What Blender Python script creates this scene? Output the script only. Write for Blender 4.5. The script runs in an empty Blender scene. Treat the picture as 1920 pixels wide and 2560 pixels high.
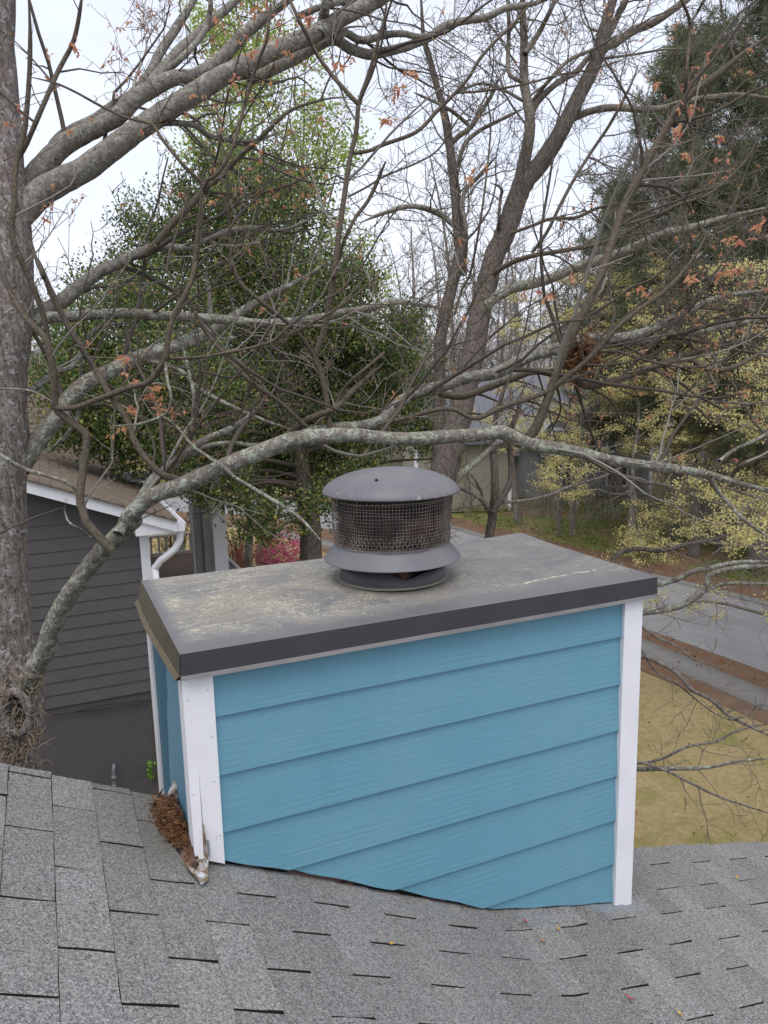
import bpy, math, random
import numpy as np
V = np.array
COL = bpy.context.scene.collection
SC = bpy.context.scene
# ------------------------------------------------------------------ camera
CAM_F, YAW, PITCH, ROLL = 1919.45, 0.415, 0.1769, -0.0227
CAM = V([-0.2822, -2.0201, 0.7266])
def _basis():
    cy, sy = math.cos(YAW), math.sin(YAW); cp, sp = math.cos(PITCH), math.sin(PITCH); cr, sr = math.cos(ROLL), math.sin(ROLL)
    f = V([sy*cp, cy*cp, -sp]); r = V([cy, -sy, 0.0]); u = np.cross(r, f)
    return r*cr + u*sr, -r*sr + u*cr, f
RGT, UPV, FWD = _basis()
cam_d = bpy.data.cameras.new('camera'); cam = bpy.data.objects.new('camera', cam_d); COL.objects.link(cam)
from mathutils import Matrix, Vector, noise as mnoise
cam.matrix_world = Matrix(((RGT[0], UPV[0], -FWD[0], CAM[0]), (RGT[1], UPV[1], -FWD[1], CAM[1]), (RGT[2], UPV[2], -FWD[2], CAM[2]), (0, 0, 0, 1)))
cam_d.sensor_fit = 'VERTICAL'; cam_d.sensor_height = 24.0; cam_d.sensor_width = 18.0
cam_d.lens = 24.0*CAM_F/2560.0; cam_d.clip_start = 0.05; cam_d.clip_end = 1500
SC.camera = cam
# ------------------------------------------------------------------ light: overcast day
SUN_EL, SUN_AZ = math.radians(66), math.radians(210)      # azimuth clockwise from +Y
w = bpy.data.worlds.new('World'); SC.world = w; w.use_nodes = True
nt = w.node_tree; nt.nodes.clear()
out = nt.nodes.new('ShaderNodeOutputWorld'); add = nt.nodes.new('ShaderNodeAddShader')
sky = nt.nodes.new('ShaderNodeTexSky'); sky.sky_type = 'NISHITA'; sky.sun_disc = False
sky.sun_elevation = SUN_EL; sky.sun_rotation = SUN_AZ; sky.dust_density = 4.0; sky.air_density = 1.0
b1 = nt.nodes.new('ShaderNodeBackground'); b1.inputs['Strength'].default_value = 0.05
nt.links.new(sky.outputs[0], b1.inputs['Color'])
tc = nt.nodes.new('ShaderNodeTexCoord'); mp = nt.nodes.new('ShaderNodeMapping'); mp.inputs['Scale'].default_value = (1.2, 1.2, 3.0)
nz = nt.nodes.new('ShaderNodeTexNoise'); nz.inputs['Scale'].default_value = 1.6; nz.inputs['Detail'].default_value = 5
cr_ = nt.nodes.new('ShaderNodeValToRGB')
cr_.color_ramp.elements[0].position = 0.36; cr_.color_ramp.elements[0].color = (0.70, 0.72, 0.83, 1)
cr_.color_ramp.elements[1].position = 0.60; cr_.color_ramp.elements[1].color = (0.86, 0.88, 0.97, 1)
b2 = nt.nodes.new('ShaderNodeBackground'); b2.inputs['Strength'].default_value = 0.80
nt.links.new(tc.outputs['Generated'], mp.inputs[0]); nt.links.new(mp.outputs[0], nz.inputs['Vector'])
nt.links.new(nz.outputs['Fac'], cr_.inputs[0]); nt.links.new(cr_.outputs[0], b2.inputs['Color'])
nt.links.new(b1.outputs[0], add.inputs[0]); nt.links.new(b2.outputs[0], add.inputs[1]); nt.links.new(add.outputs[0], out.inputs[0])
sd = bpy.data.lights.new('sun', 'SUN'); sd.energy = 1.35; sd.angle = math.radians(35); sd.color = (1.0, 0.97, 0.92)
so = bpy.data.objects.new('sun', sd); COL.objects.link(so)
sv = Vector((math.sin(SUN_AZ)*math.cos(SUN_EL), math.cos(SUN_AZ)*math.cos(SUN_EL), math.sin(SUN_EL)))
so.rotation_euler = sv.to_track_quat('Z', 'Y').to_euler(); so.location = (0, -5, 12)
SC.view_settings.view_transform = 'Standard'; SC.view_settings.look = 'None'; SC.view_settings.exposure = 0.38; SC.view_settings.gamma = 1.0
SC.cycles.max_bounces = 6; SC.cycles.diffuse_bounces = 3; SC.cycles.transmission_bounces = 4

# ------------------------------------------------------------------ picture -> place helpers (reference sizes are the photograph's 1920x2560)
K = 1920.0/1659.0
def ray(u, v): return FWD + RGT*(u-960)/CAM_F - UPV*(v-1280)/CAM_F
def atn(u, v, d): return CAM + ray(u, v)*d
def at(x, y, d): return atn(x*K, y*K, d)
def on_z(x, y, z):
    r = ray(x*K, y*K); return CAM + r*(z-CAM[2])/r[2]
CROPS = {'A': (0, 0, .5787), 'B': (960, 0, .5787), 'C': (0, 650, .5787), 'E': (960, 650, .5787), 'F': (0, 1300, .3858),
         'H': (300, 1100, .5425), 'G': (1000, 1300, .5546), 'J': (1440, 0, .28933), 'L': (1500, 900, .25316), 'D': (0, 0, K), 'M': (480, 1180, .229)}

# ------------------------------------------------------------------ mesh builder
class MB:
    def __init__(s): s.v = []; s.q = []; s.t = []; s.n = 0; s.mi = []; s.ti = []
    def add(s, v, q=None, t=None, m=0):
        v = np.asarray(v, float).reshape(-1, 3); s.v.append(v)
        if q is not None and len(q): q = np.asarray(q, int); s.q.append(q + s.n); s.mi.append(np.full(len(q), m))
        if t is not None and len(t): t = np.asarray(t, int); s.t.append(t + s.n); s.ti.append(np.full(len(t), m))
        s.n += len(v)
    def box(s, x0, x1, y0, y1, z0, z1, m=0):
        s.add([(x0,y0,z0),(x1,y0,z0),(x1,y1,z0),(x0,y1,z0),(x0,y0,z1),(x1,y0,z1),(x1,y1,z1),(x0,y1,z1)],
              [(0,3,2,1),(4,5,6,7),(0,1,5,4),(1,2,6,5),(2,3,7,6),(3,0,4,7)], m=m)
    def hexa(s, b, t, m=0):     # bottom ring 4, top ring 4
        s.add(list(b)+list(t), [(0,3,2,1),(4,5,6,7),(0,1,5,4),(1,2,6,5),(2,3,7,6),(3,0,4,7)], m=m)
    def prism(s, poly, d, m=0):  # planar polygon extruded along vector d (fan caps: convex)
        n = len(poly); p = V(poly, float); d = V(d, float)
        q = [(i, (i+1) % n, n+(i+1) % n, n+i) for i in range(n)]
        t = [(0, i+1, i) for i in range(1, n-1)] + [(n, n+i, n+i+1) for i in range(1, n-1)]
        s.add(np.vstack([p, p+d]), q, t, m)
    def tube(s, pts, rad, k=6, bump=0.0, rng=None, cap=False, m=0):
        pts = np.asarray(pts, float); n = len(pts); rad = np.broadcast_to(np.asarray(rad, float), (n,))
        tg = np.gradient(pts, axis=0); tg /= np.linalg.norm(tg, axis=1)[:, None] + 1e-12
        a = np.zeros((n, 3)); ref = V([0.31, 0.17, 0.93]) if abs(tg[0] @ V([0.31, 0.17, 0.93])) < .9 else V([0.93, .2, .3])
        a0 = ref - (ref @ tg[0])*tg[0]; a0 /= np.linalg.norm(a0)
        for i in range(n):
            a0 = a0 - (a0 @ tg[i])*tg[i]; a0 = a0/(np.linalg.norm(a0)+1e-12); a[i] = a0
        b = np.cross(tg, a); th = np.linspace(0, 2*math.pi, k, endpoint=False)
        rr = rad[:, None]*np.ones((n, k))
        if bump and rng is not None: rr = rr*(1 + bump*rng.standard_normal((n, k)))
        ring = pts[:, None, :] + rr[:, :, None]*(np.cos(th)[None, :, None]*a[:, None, :] + np.sin(th)[None, :, None]*b[:, None, :])
        i = np.arange(n-1)[:, None]*k; j = np.arange(k)[None, :]; j2 = (j+1) % k
        q = np.stack([i+j, i+j2, i+k+j2, i+k+j], -1).reshape(-1, 4)
        if cap:
            v = np.vstack([ring.reshape(-1, 3), pts[:1], pts[-1:]]); c0 = n*k; c1 = n*k+1
            t = [(c0, (x+1) % k, x) for x in range(k)] + [(c1, (n-1)*k+x, (n-1)*k+(x+1) % k) for x in range(k)]
            s.add(v, q, t, m)
        else: s.add(ring.reshape(-1, 3), q, m=m)
    def lathe(s, prof, c, k=64, m=0):
        prof = V(prof, float); n = len(prof); th = np.linspace(0, 2*math.pi, k, endpoint=False)
        v = np.stack([c[0]+prof[:, 0, None]*np.cos(th), c[1]+prof[:, 0, None]*np.sin(th), c[2]+prof[:, 1, None]*np.ones(k)], -1)
        i = np.arange(n-1)[:, None]*k; j = np.arange(k)[None, :]; j2 = (j+1) % k
        s.add(v.reshape(-1, 3), np.stack([i+j, i+j2, i+k+j2, i+k+j], -1).reshape(-1, 4), m=m)
    def leaves(s, P, ln, wd, rng, up=None, droop=None, m=0, fold=0.18):
        """diamond leaves: base at P, random axis; folded a little on the midrib (two quads' worth in one bent quad pair)"""
        n = len(P)
        if n == 0: return
        P = np.asarray(P, float); ln = np.broadcast_to(ln, (n,)); wd = np.broadcast_to(wd, (n,))
        a = rng.standard_normal((n, 3))
        if up is not None: a = a + up
        if droop is not None: a = a + np.asarray(droop)
        a /= np.linalg.norm(a, axis=1)[:, None]
        r = rng.standard_normal((n, 3)); r -= (r*a).sum(1)[:, None]*a; r /= np.linalg.norm(r, axis=1)[:, None]
        nn = np.cross(a, r)
        p0 = P; p2 = P + a*ln[:, None]; mid = P + a*(ln*0.45)[:, None] + nn*(ln*fold*.5)[:, None]
        p1 = mid + r*(wd*.5)[:, None]; p3 = mid - r*(wd*.5)[:, None]
        pm = P + a*(ln*0.5)[:, None]
        v = np.stack([p0, p1, p2, p3], 1).reshape(-1, 3)
        i = np.arange(n)[:, None]*4
        s.add(v, None, np.concatenate([i+V([[0, 1, 2]]), i+V([[0, 2, 3]])]), m)
    def build(s, name, mats, parent=None, smooth=False):
        me = bpy.data.meshes.new(name); v = np.vstack(s.v) if s.v else np.zeros((0, 3))
        q = np.vstack(s.q) if s.q else np.zeros((0, 4), int); t = np.vstack(s.t) if s.t else np.zeros((0, 3), int)
        if parent is not None: v = v - V(parent['_o'] if '_o' in parent else (0, 0, 0))
        me.vertices.add(len(v)); me.vertices.foreach_set('co', v.astype(np.float32).ravel())
        nl = q.size + t.size; me.loops.add(nl); me.loops.foreach_set('vertex_index', np.concatenate([q.ravel(), t.ravel()]).astype(np.int32))
        npoly = len(q)+len(t); me.polygons.add(npoly)
        st = np.concatenate([np.arange(len(q))*4, q.size + np.arange(len(t))*3]).astype(np.int32)
        me.polygons.foreach_set('loop_start', st)
        mi = np.concatenate([np.concatenate(s.mi) if s.mi else np.zeros(0, int), np.concatenate(s.ti) if s.ti else np.zeros(0, int)]).astype(np.int32)
        me.polygons.foreach_set('material_index', mi)
        me.polygons.foreach_set('use_smooth', np.full(npoly, smooth))
        for m in (mats if isinstance(mats, (list, tuple)) else [mats]): me.materials.append(m)
        me.update(calc_edges=True); me.validate()
        o = bpy.data.objects.new(name, me); COL.objects.link(o)
        if parent is not None: o.parent = parent
        return o
def thing(name, label, cat, loc=(0, 0, 0), group=None):
    o = bpy.data.objects.new(name, None); COL.objects.link(o); o.location = [float(c) for c in loc]; o.empty_display_size = .2
    o['label'] = label; o['category'] = cat; o['_o'] = [float(c) for c in loc]
    if group: o['group'] = group
    return o
def tag(o, label, cat, group=None):
    o['label'] = label; o['category'] = cat
    if group: o['group'] = group
    return o
def struct(o): o['kind'] = 'structure'; return o
def bevel(o, wdt=.003, seg=2, ang=40):
    m = o.modifiers.new('bevel', 'BEVEL'); m.width = wdt; m.segments = seg; m.limit_method = 'ANGLE'; m.angle_limit = math.radians(ang); return o

# ------------------------------------------------------------------ materials
class NT:
    def __init__(s, name, rough=.8, spec=.3):
        s.m = bpy.data.materials.new(name); s.m.use_nodes = True; s.t = s.m.node_tree; s.b = s.t.nodes['Principled BSDF']
        s.b.inputs['Roughness'].default_value = rough; s.b.inputs['Specular IOR Level'].default_value = spec
        s.tc = s.t.nodes.new('ShaderNodeNewGeometry'); s.co = s.tc.outputs['Position']
    def n(s, typ, **kw):
        x = s.t.nodes.new(typ)
        for k, v in kw.items(): setattr(x, k, v)
        return x
    def l(s, a, b): s.t.links.new(a, b)
    def mapv(s, scale, rot=(0, 0, 0)):
        x = s.n('ShaderNodeMapping'); x.inputs['Scale'].default_value = scale if isinstance(scale, tuple) else (scale,)*3
        x.inputs['Rotation'].default_value = rot; s.l(s.co, x.inputs[0]); return x.outputs[0]
    def noise(s, scale, detail=4, rough=.55, vec=None, dist=0):
        x = s.n('ShaderNodeTexNoise'); x.inputs['Scale'].default_value = scale; x.inputs['Detail'].default_value = detail
        x.inputs['Roughness'].default_value = rough; x.inputs['Distortion'].default_value = dist
        s.l(vec if vec is not None else s.co, x.inputs['Vector']); return x.outputs['Fac']
    def voro(s, scale, vec=None, out='Color', feat='F1'):
        x = s.n('ShaderNodeTexVoronoi'); x.feature = feat; x.inputs['Scale'].default_value = scale; s.l(vec if vec is not None else s.co, x.inputs['Vector']); return x.outputs[out]
    def ramp(s, fac, stops):
        x = s.n('ShaderNodeValToRGB'); e = x.color_ramp.elements
        while len(e) < len(stops): e.new(.5)
        for i, (p, c) in enumerate(stops):
            e[i].position = p; e[i].color = (*c, 1) if isinstance(c, tuple) else (c, c, c, 1)
        s.l(fac, x.inputs[0]); return x.outputs[0]
    def mix(s, fac, a, b, mode='MIX'):
        x = s.n('ShaderNodeMix'); x.data_type = 'RGBA'; x.blend_type = mode
        for i, val in ((0, fac), (6, a), (7, b)):
            if hasattr(val, 'is_linked') or hasattr(val, 'links'): s.l(val, x.inputs[i])
            elif isinstance(val, tuple): x.inputs[i].default_value = (*val, 1)
            else: x.inputs[i].default_value = val
        return x.outputs[2]
    def math(s, op, a, b=0.0, clamp=False):
        x = s.n('ShaderNodeMath'); x.operation = op; x.use_clamp = clamp
        for i, val in ((0, a), (1, b)):
            if hasattr(val, 'links'): s.l(val, x.inputs[i])
            else: x.inputs[i].default_value = val
        return x.outputs[0]
    def xyz(s):
        x = s.n('ShaderNodeSeparateXYZ'); s.l(s.co, x.inputs[0]); return x.outputs
    def smooth(s, val, a, b):
        x = s.n('ShaderNodeMapRange'); x.interpolation_type = 'SMOOTHSTEP'; x.inputs[1].default_value = a; x.inputs[2].default_value = b; s.l(val, x.inputs[0]); return x.outputs[0]
    def island(s): return s.n('ShaderNodeNewGeometry').outputs['Random Per Island']
    def color(s, c):
        if hasattr(c, 'links'): s.l(c, s.b.inputs['Base Color'])
        else: s.b.inputs['Base Color'].default_value = (*c, 1)
        return s
    def bump(s, h, strength=.3, dist=.01):
        x = s.n('ShaderNodeBump'); x.inputs['Strength'].default_value = strength; x.inputs['Distance'].default_value = dist
        s.l(h, x.inputs['Height']); s.l(x.outputs[0], s.b.inputs['Normal']); return s
    def rough(s, r): s.l(r, s.b.inputs['Roughness']); return s

def paint(name, c, rough=.55, dirt=.12, bs=.12):
    n = NT(name, rough, .4); f = n.noise(6, 6, .6); g = n.noise(90, 3)
    n.color(n.mix(n.ramp(f, [(.35, 0.0), (.75, dirt*2)]), c, tuple(x*.72 for x in c))); n.bump(g, bs, .002); return n.m
def leafmat(name, cols, trans=.35, rough=.5, spec=.3):
    n = NT(name, rough, spec); k = len(cols)
    c = n.ramp(n.island(), [(i/max(1, k-1), c) for i, c in enumerate(cols)]); n.color(c)
    tr = n.n('ShaderNodeBsdfTranslucent'); n.l(c, tr.inputs['Color']); mx = n.n('ShaderNodeMixShader'); mx.inputs[0].default_value = trans
    o = n.t.nodes['Material Output']; n.l(n.b.outputs[0], mx.inputs[1]); n.l(tr.outputs[0], mx.inputs[2]); n.l(mx.outputs[0], o.inputs[0]); return n.m
def bark(name, dark, light, lichen, amt, sc=1.0, furrow=False):
    n = NT(name, .92, .15)
    v = n.mapv((9*sc, 9*sc, 2.2*sc)) if furrow else n.mapv((6*sc,)*3)
    a = n.noise(4, 7, .65, v, .6); base = n.mix(n.ramp(a, [(.34, 0.0), (.62, 1.0)]), dark, light)
    p = n.noise(13*sc, 6, .72, None, .8); mask = n.ramp(p, [(.60-amt, 0.0), (.66-amt, 1.0)])
    q = n.noise(38*sc, 3, .6); lc = n.mix(n.ramp(q, [(.35, 0.0), (.6, 1.0)]), tuple(x*.62 for x in lichen), lichen)
    c = n.mix(mask, base, lc); sp = n.ramp(n.noise(48*sc, 4, .65), [(.57, 0.0), (.63, .85)])
    n.color(n.mix(sp, c, tuple(x*.45 for x in dark))); n.bump(n.math('ADD', a, n.math('MULTIPLY', q, .35)), .8 if furrow else .5, .03 if furrow else .012); return n.m

M = {}
# blue painted fibre-cement siding with embossed cedar grain
n = NT('blue_siding', .5, .35); mv = n.mapv((2.2, 2.2, 34)); g1 = n.noise(1.6, 5, .6, mv, 1.6)
wv = n.n('ShaderNodeTexWave'); wv.wave_type = 'BANDS'; wv.bands_direction = 'Z'; wv.inputs['Scale'].default_value = 1.0
wv.inputs['Distortion'].default_value = 5.0; wv.inputs['Detail'].default_value = 3; wv.inputs['Detail Scale'].default_value = .7; wv.inputs['Detail Roughness'].default_value = .6
n.l(n.mapv((.7, .7, 15)), wv.inputs['Vector'])
patch = n.ramp(n.noise(2.2, 3, .5, n.mapv((1, 1, 2.5))), [(.4, .15), (.6, 1.0)])
h = n.math('ADD', n.math('MULTIPLY', wv.outputs['Fac'], n.math('MULTIPLY', patch, .22)), g1)
bl = n.mix(n.noise(3.0, 4), (0.110, 0.276, 0.366), (0.136, 0.306, 0.396))
bl = n.mix(n.ramp(n.noise(60, 2, .5, n.mapv((1, 1, 1))), [(.80, 0.0), (.84, .5)]), bl, (.5, .55, .6))
bl = n.mix(n.math('MULTIPLY', n.ramp(n.noise(5, 5, .7, n.mapv((2.6, 2.6, .35))), [(.50, 0.0), (.72, 1.0)]), .14), bl, (.085, .20, .265)); bl = n.mix(n.ramp(n.noise(1.3, 5, .6), [(.45, 0.0), (.72, .22)]), bl, (.20, .36, .43)); n.color(bl); n.bump(h, .42, .0034); M['siding'] = n.m
# side panel: two tones with a ragged paint edge
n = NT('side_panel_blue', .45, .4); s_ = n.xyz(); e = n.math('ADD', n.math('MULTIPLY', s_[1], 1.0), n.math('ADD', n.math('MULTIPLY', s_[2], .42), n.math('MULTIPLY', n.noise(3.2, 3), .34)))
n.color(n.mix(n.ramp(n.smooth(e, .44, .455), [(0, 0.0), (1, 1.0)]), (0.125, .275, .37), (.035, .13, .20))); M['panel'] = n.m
M['white'] = paint('white_trim', (.77, .775, .81), .5, .16)
M['white_old'] = paint('weathered_white', (.66, .66, .67), .6, .3)
# chase cover: dark painted sheet metal, pollen and lichen film
n = NT('chase_cover_metal', .5, .4); s_ = n.xyz(); left = n.smooth(s_[0], 1.15, .25); marg = n.math('MULTIPLY', n.smooth(s_[1], .03, .15), n.smooth(s_[0], .005, .06))
sw = n.noise(2.4, 7, .66, n.mapv((1, 1.7, 1)), 2.6); base = n.mix(n.noise(6, 6, .7), (.098, .098, .106), (.168, .166, .168))
film = n.math('MULTIPLY', n.math('MULTIPLY', n.ramp(sw, [(.36, .12), (.60, 1.0)]), marg), n.math('ADD', n.math('MULTIPLY', left, .55), .38))
c = n.mix(n.math('MULTIPLY', film, .9), base, n.mix(n.noise(11, 5), (.20, .193, .172), (.29, .27, .215)))
vd = n.n('ShaderNodeVectorMath', operation='DISTANCE'); vd.inputs[1].default_value = (.27, .36, 0); n.l(n.co, vd.inputs[0])
c = n.mix(n.math('MULTIPLY', n.math('MULTIPLY', n.smooth(vd.outputs['Value'], .24, .02), n.ramp(n.noise(10, 5), [(.3, .2), (.7, .9)])), .7), c, (.30, .262, .18))
vr = n.n('ShaderNodeVectorMath', operation='DISTANCE'); vr.inputs[1].default_value = (.824, .427, 0); n.l(n.co, vr.inputs[0])
c = n.mix(n.math('MULTIPLY', n.smooth(vr.outputs['Value'], .285, .20), n.ramp(n.noise(13, 5), [(.3, .25), (.65, .8)])), c, (.20, .188, .15))
fl = n.noise(50, 3, .6, n.mapv((1.0, 2.6, 1), (0, 0, .35)), 1.6); fm = n.math('MULTIPLY', n.ramp(fl, [(.575, 0.0), (.62, 1.0)]), n.math('ADD', n.math('MULTIPLY', left, .95), .12))
fm = n.math('MULTIPLY', n.math('MULTIPLY', fm, marg), n.ramp(n.noise(5.5, 5, .65), [(.38, .08), (.55, 1.0)])); c = n.mix(n.math('MULTIPLY', fm, .85), c, (.60, .58, .45))
cu = n.noise(7, 5, .6, n.mapv((1, 1.8, 1), (0, 0, -.5)), 4.5); cm = n.math('MULTIPLY', n.smooth(n.math('ABSOLUTE', n.math('SUBTRACT', cu, .5)), .015, .002), n.math('MULTIPLY', marg, n.ramp(n.noise(3.1, 4), [(.43, 0.0), (.58, .85)]))); c = n.mix(cm, c, (.52, .49, .37))
vk = n.ramp(n.noise(75, 2), [(.69, 0.0), (.73, .8)]); c = n.mix(vk, c, (.04, .04, .04))
st = n.math('ADD', n.math('SUBTRACT', s_[1], .150), n.math('ADD', n.math('MULTIPLY', n.math('SUBTRACT', s_[0], 1.3), -.10), n.math('MULTIPLY', n.math('SUBTRACT', n.noise(7, 4), .5), .07))); st = n.smooth(n.math('ABSOLUTE', st), .008, .002)
stx = n.math('MULTIPLY', n.smooth(s_[0], 1.08, 1.2), n.smooth(s_[0], 1.57, 1.50)); c = n.mix(n.math('MULTIPLY', n.math('MULTIPLY', st, stx), n.ramp(n.noise(34, 4, .7), [(.40, .0), (.6, .85)])), c, (.60, .56, .40))
n.color(c); n.rough(n.ramp(film, [(0, .42), (1, .85)])); n.bump(n.math('ADD', n.noise(3.5, 3), n.math('MULTIPLY', fm, .03)), .18, .02); M['cap'] = n.m
M['cap_edge'] = paint('chase_cover_edge', (.044, .043, .049), .5, .3)
M['cap_hem'] = paint('chase_cover_hem', (.16, .155, .155), .55, .6)
n = NT('mossy_edge', .85, .2); n.color(n.mix(n.noise(25, 5), (.055, .051, .042), (.115, .103, .07))); n.bump(n.noise(60, 4), .4, .004); M['mossy'] = n.m
n = NT('mossy_hem', .9, .2); n.color(n.mix(n.noise(40, 5), (.07, .060, .042), (.15, .125, .08))); n.bump(n.noise(80, 4), .6, .005); M['mossy_hem'] = n.m
# flue cap
n = NT('flue_cap_paint', .5, .4); s_ = n.xyz(); f = n.ramp(n.noise(7, 6, .65), [(.4, 0.0), (.7, .7)])
c = n.mix(f, (.122, .122, .136), (.165, .161, .156)); rim = n.math('MULTIPLY', n.ramp(n.noise(45, 4), [(.63, 0.0), (.69, 1.0)]), n.math('MULTIPLY', n.smooth(s_[2], .356, .332), n.smooth(s_[2], .25, .3))); c = n.mix(n.math('MULTIPLY', rim, .45), c, (.45, .42, .34))
vk = n.ramp(n.noise(85, 3), [(.70, 0.0), (.76, .9)]); c = n.mix(vk, c, (.03, .028, .028)); n.color(c); n.bump(n.noise(5, 3), .12, .02); M['flue'] = n.m
n = NT('mesh_wire', .7, .4); n.color(n.mix(n.ramp(n.noise(11, 4), [(.38, 0.0), (.62, 1.0)]), (.05, .042, .037), (.26, .215, .18))); M['wire'] = n.m
n = NT('flue_pipe', .7, .35); z = n.xyz()[2]; c = n.mix(n.ramp(n.noise(7, 5, .6, n.mapv((1, 1, .35))), [(.4, 0.0), (.65, 1.0)]), (.014, .011, .010), (.075, .043, .031)); n.color(n.mix(n.smooth(z, .19, .165), n.mix(n.smooth(z, .245, .262), c, (.008, .008, .008)), (.012, .011, .011))); M['pipe'] = n.m
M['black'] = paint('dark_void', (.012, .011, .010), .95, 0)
M['collar'] = paint('collar_metal', (.062, .06, .063), .5, .3)
n = NT('sealant', .8, .2); n.color(n.mix(n.noise(30, 4), (.16, .15, .125), (.24, .22, .17))); M['sealant'] = n.m
n = NT('old_wood_gap', .9, .1); n.color(n.mix(n.ramp(n.noise(9, 4), [(.5, 0.0), (.6, 1.0)]), (.014, .012, .011), (.12, .075, .06))); M['gap'] = n.m
# shingles
def shingles(name, a, b, warm, paintline=False, sc=1.0):
    n = NT(name, .95, .12)
    vc = n.n('ShaderNodeSeparateColor'); n.l(n.voro(300*sc), vc.inputs[0])
    g = n.ramp(vc.outputs[0], [(0, tuple(x*.55 for x in a)), (.22, a), (.7, b), (1, tuple(min(1, x*1.45) for x in b))])
    blot = n.ramp(n.noise(2.3, 5, .6), [(.3, 0.0), (.75, 1.0)]); g = n.mix(n.math('MULTIPLY', blot, .35), g, warm)
    clump = n.ramp(n.noise(105*sc, 4, .7), [(.54, 0.0), (.66, .75)]); g = n.mix(clump, g, tuple(x*.33 for x in a))
    lite = n.ramp(n.noise(150*sc, 2, .6), [(.62, 0.0), (.70, .6)]); g = n.mix(lite, g, tuple(min(1, x*1.9) for x in b))
    isl = n.ramp(n.island(), [(0, .86), (1, 1.1)]); g = n.mix(1.0, g, isl, 'MULTIPLY')
    if paintline:
        s_ = n.xyz(); d = n.math('ADD', s_[1], n.math('MULTIPLY', n.math('SUBTRACT', n.noise(7, 5), .5), .16))
        m = n.math('MULTIPLY', n.smooth(d, -.05, .02), n.math('MULTIPLY', n.smooth(s_[0], .03, .09), n.smooth(s_[0], 1.72, 1.6)))
        m = n.math('MULTIPLY', m, n.ramp(n.noise(6, 3), [(.46, .0), (.62, .5)])); g = n.mix(m, g, (.20, .275, .33))
        mo = n.math('MULTIPLY', n.math('MULTIPLY', n.smooth(s_[0], -.32, -.02), n.smooth(s_[0], .10, .04)), n.math('MULTIPLY', n.smooth(s_[1], -.10, .06), n.ramp(n.noise(6, 4), [(.3, .4), (.6, 1.0)])))
        g = n.mix(n.math('MULTIPLY', mo, .6), g, (.085, .08, .055))
    n.color(g); n.bump(n.math('ADD', vc.outputs[1], n.math('MULTIPLY', n.noise(60, 3), 1.5)), .6, .0022); return n.m
M['shingle'] = shingles('grey_shingles', (.150, .150, .148), (.235, .232, .226), (.180, .172, .155), True)
M['shingle_gap'] = paint('shingle_gap', (.020, .014, .012), .95, .4)
M['brown_shingle'] = shingles('brown_shingles', (.105, .082, .062), (.185, .15, .118), (.12, .10, .072), False, .35)
M['grey_wall'] = paint('grey_clapboard', (.102, .094, .097), .6, .3)
M['foundation'] = paint('grey_foundation', (.086, .080, .085), .7, .25)
n = NT('deck_boards', .85, .2); n.color(n.mix(n.noise(8, 5, .6, n.mapv((1, 12, 1))), (.085, .06, .045), (.17, .125, .09))); M['deck'] = n.m
M['rail'] = paint('weathered_rail', (.52, .50, .48), .7, .4)
M['column'] = paint('grey_column', (.42, .41, .405), .6, .2)
M['cable'] = paint('black_cable', (.02, .02, .02), .6, 0)
M['pipe_grey'] = paint('grey_pipe', (.16, .17, .19), .5, .3)
# barks
M['maple_trunk'] = bark('maple_trunk_bark', (.10, .082, .072), (.29, .25, .225), (.46, .445, .43), .055, 1.0, True)
M['maple_limb'] = bark('maple_limb_bark', (.11, .10, .088), (.26, .24, .21), (.36, .365, .31), .06, 1.2)
M['lichen_limb'] = bark('lichen_limb_bark', (.115, .10, .085), (.21, .19, .16), (.36, .385, .315), .10, 1.3)
M['shoot'] = bark('shoot_bark', (.075, .060, .045), (.135, .115, .088), (.24, .24, .19), -.03, 1.8)
M['hick'] = bark('hickory_bark', (.058, .048, .042), (.165, .14, .12), (.26, .25, .22), -.02, .9, True)
M['hick_limb'] = bark('hickory_limb_bark', (.11, .095, .08), (.21, .185, .155), (.32, .32, .27), .03, .8)
M['twig'] = paint('twig_bark', (.150, .132, .112), .9, .3)
M['twig_pale'] = paint('pale_twig_bark', (.25, .232, .20), .9, .4)
M['twig_dark'] = paint('dark_twig_bark', (.085, .07, .056), .9, .3)
M['wood_bark'] = bark('woodland_bark', (.10, .085, .073), (.25, .225, .20), (.34, .33, .29), -.02, .6, True)
n = NT('rotten_wood', .95, .1); n.color(n.mix(n.noise(14, 5), (.03, .018, .010), (.20, .10, .035))); n.bump(n.noise(30, 4), .8, .02); M['rot'] = n.m
M['rootlet'] = paint('vine_rootlet', (.24, .185, .13), .9, .4)
# foliage
M['holly'] = leafmat('holly_leaf', [(.026, .054, .015), (.060, .108, .029), (.10, .165, .044), (.17, .22, .06), (.36, .31, .06)], .40, .36, .5)
M['maple_leaf'] = leafmat('young_maple_leaf', [(.56, .24, .15), (.64, .33, .19), (.62, .38, .19), (.52, .20, .17)], .5)
M['maple_bud'] = leafmat('maple_bud', [(.45, .30, .09), (.42, .20, .07), (.40, .38, .12)], .4)
M['lime'] = leafmat('lime_leaf', [(.28, .40, .08), (.36, .46, .11), (.44, .50, .16)], .55)
M['dogwood'] = leafmat('dogwood_blossom', [(.58, .52, .20), (.68, .61, .27), (.76, .69, .36), (.48, .47, .16)], .5)
M['pine'] = leafmat('pine_needles', [(.085, .115, .065), (.125, .165, .088), (.18, .205, .115), (.25, .22, .13)], .42, .6)
M['azalea'] = leafmat('azalea_flower', [(.60, .08, .18), (.68, .16, .27), (.70, .24, .32)], .4)
M['redshrub'] = leafmat('red_shrub', [(.22, .05, .05), (.30, .09, .07), (.25, .12, .06)], .4)
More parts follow.
